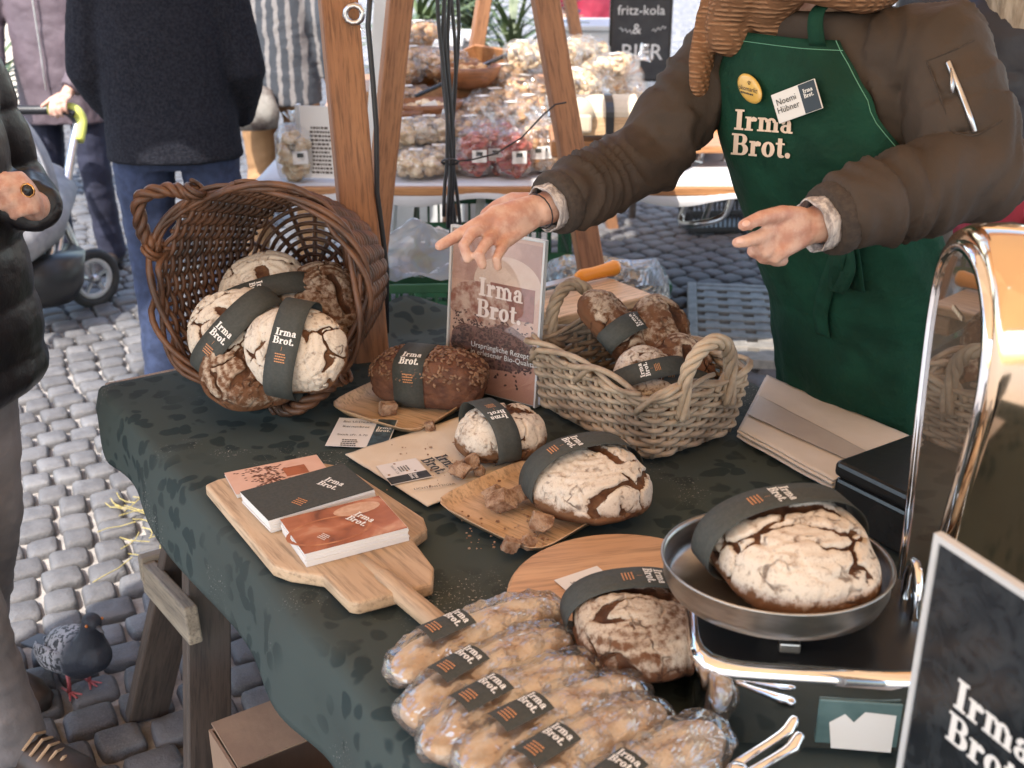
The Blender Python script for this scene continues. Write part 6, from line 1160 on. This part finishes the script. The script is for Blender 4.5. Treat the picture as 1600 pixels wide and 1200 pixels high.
# bar counter, planters, palms, distant shoppers
def boxthing(name,label,cat,px,py,Y,d_,mat,zfloor=True):
    p=PYd(px,py,Y); h=p.z if zfloor else d_[2]; o=thing(name,label,cat,(p.x,Y,0)); part('body',MB().box((0,0,h/2),(d_[0],d_[1],h)),MT[mat],o,world=False,bev=.01); part('top',MB().box((0,0,h+.015),(d_[0]+.03,d_[1]+.03,.03)),MT[mat],o,world=False,bev=.006); return o
boxthing('drinks_counter','white drinks counter beyond the stall','counter',945,42,7.2,(.5,.5,1),'white_p'); boxthing('cool_box','white cool box with grey lid behind the bags','cool box',655,66,5.9,(.42,.4,1),'white_p'); boxthing('cool_box','small pale tub beside the larger white cool box','cool box',712,60,6.1,(.26,.3,1),'linen'); boxthing('stone_pillar','pale plastered wall corner at the square edge','wall',-18,-120,9.5,(.45,.5,1),'paper')
def palm(px,py,Y,h,label,n=70,lean=0):
    p=PYd(px,py,Y); o=thing('potted_palm',label,'plant',(p.x,Y,0)); part('pot',MB().loft([[(r_*math.cos(i*PI/10),r_*math.sin(i*PI/10),z) for i in range(20)] for r_,z in ((.16,0),(.22,.35),(.23,.36),(.2,.35),(.19,.3))]),pm('dark_pot',(.04,.045,.04),(.03,.03,.03),6,.6) if 'dark_pot' not in bpy.data.materials else bpy.data.materials['dark_pot'],o,world=False,smooth=True)
    rn=random.Random(int(px)); part('trunk',MB().tube([(0,0,.3),(0,.02,h*.55)],[.05,.035],8),MT['leg'],o,world=False)
    for i in range(n):
        a=rn.random()*6.28; e=rn.uniform(-.1,1.3); l=rn.uniform(.45,.85); b_=V((0,0,h*rn.uniform(.4,.6))); d=V((math.cos(a)*math.cos(e),math.sin(a)*math.cos(e),math.sin(e))); sd_=V((-math.sin(a),math.cos(a),0)); mb=MB(); rws=[]
        for t,w_ in ((0,.008),(.3,.018),(.65,.014),(1,.002)): q_=b_+d*l*t-V((0,0,.28*l*t*t)); rws.append((q_-sd_*w_,q_+V((0,0,.004)),q_+sd_*w_))
        vs=[v for r_ in rws for v in r_]; mb.add(vs,[(r_*3+k,r_*3+k+1,r_*3+k+4,r_*3+k+3) for r_ in range(3) for k in range(2)]); part('leaf',mb,MT['palm'],o,world=False)
palm(655,20,7.0,1.7,'spiky palm in dark pot behind the white cool box'); palm(735,20,7.6,1.8,'spiky palm standing between the timber posts'); palm(800,30,7.2,1.5,'spiky palm beyond the slanted tray',50); palm(-30,100,6.6,1.2,'dark potted shrub at the square edge beside the pram',60)
person('person','distant shopper in red jacket beyond the chalkboard',(PYd(940,20,8.6).x,8.6,0),R(200),('red','jeans'),[(.82,.2,.14,0),(1.0,.19,.135,0),(1.25,.20,.14,0),(1.38,.185,.12,0),(1.45,.1,.09,0),(1.5,.07,.075,0)],{-1:((-.27,.0,1.15),(-.25,-.08,.92),(0,-.2,-1),(1,0,0),(.3,.3,.3,.3)),1:((.26,0,1.14),(.25,-.08,.92),(0,-.2,-1),(-1,0,0),(.3,.3,.3,.3))},voxel=.014)
# ---------------------------------------------------------------- right edge: red mesh bag, canvas tote
q=PYd(1585,340,2.3); rbg=thing('mesh_bag','crimson shopping trolley bag with mesh pocket behind the seller','bag',(q.x+.06,2.32,0),R(20))
part('bag_body',MB().loft([[(x,y,z) for x,y in rrect(w_,d_,5)] for w_,d_,z in ((.30,.2,.05),(.34,.24,.1),(.34,.24,q.z-.02),(.30,.2,q.z+.06),(.1,.08,q.z+.07))]),MT['red'],rbg,world=False)
for k in range(9):
    for sgn in(-1,1):
        x=-.15+.3*k/8; part('mesh_cord',MB().tube([(max(-.15,min(.15,x-sgn*.06)),-.124,q.z-.09),(max(-.15,min(.15,x+sgn*.06)),-.124,q.z+.03)],.0032,5),MT['red'],rbg,world=False)
part('mesh_backing',MB().box((0,-.1205,q.z-.03),(.3,.003,.13)),MT['black_p'],rbg,world=False)
q=PYd(1590,800,1.12); tt=thing('canvas_tote','beige canvas tote bag standing at the table end','tote bag',(q.x+.10,1.12,TZ+.004),R(-15))
part('bag_body',MB().loft([[(x*(1+.05*math.sin(z*30)),y,z) for x,y in rrect(w_,d_,4)] for w_,d_,z in ((.2,.09,0),(.24,.12,.02),(.23,.11,.12),(.19,.08,.24),(.17,.05,.30))]),MT['beige'],tt,world=False,smooth=True); part('carry_strap',MB().tube([(-.06,0,.29),(-.05,0,.36),(0,0,.40),(.05,0,.36),(.06,0,.29)],.008,8,flat=.4),MT['beige'],tt,world=False,smooth=True)
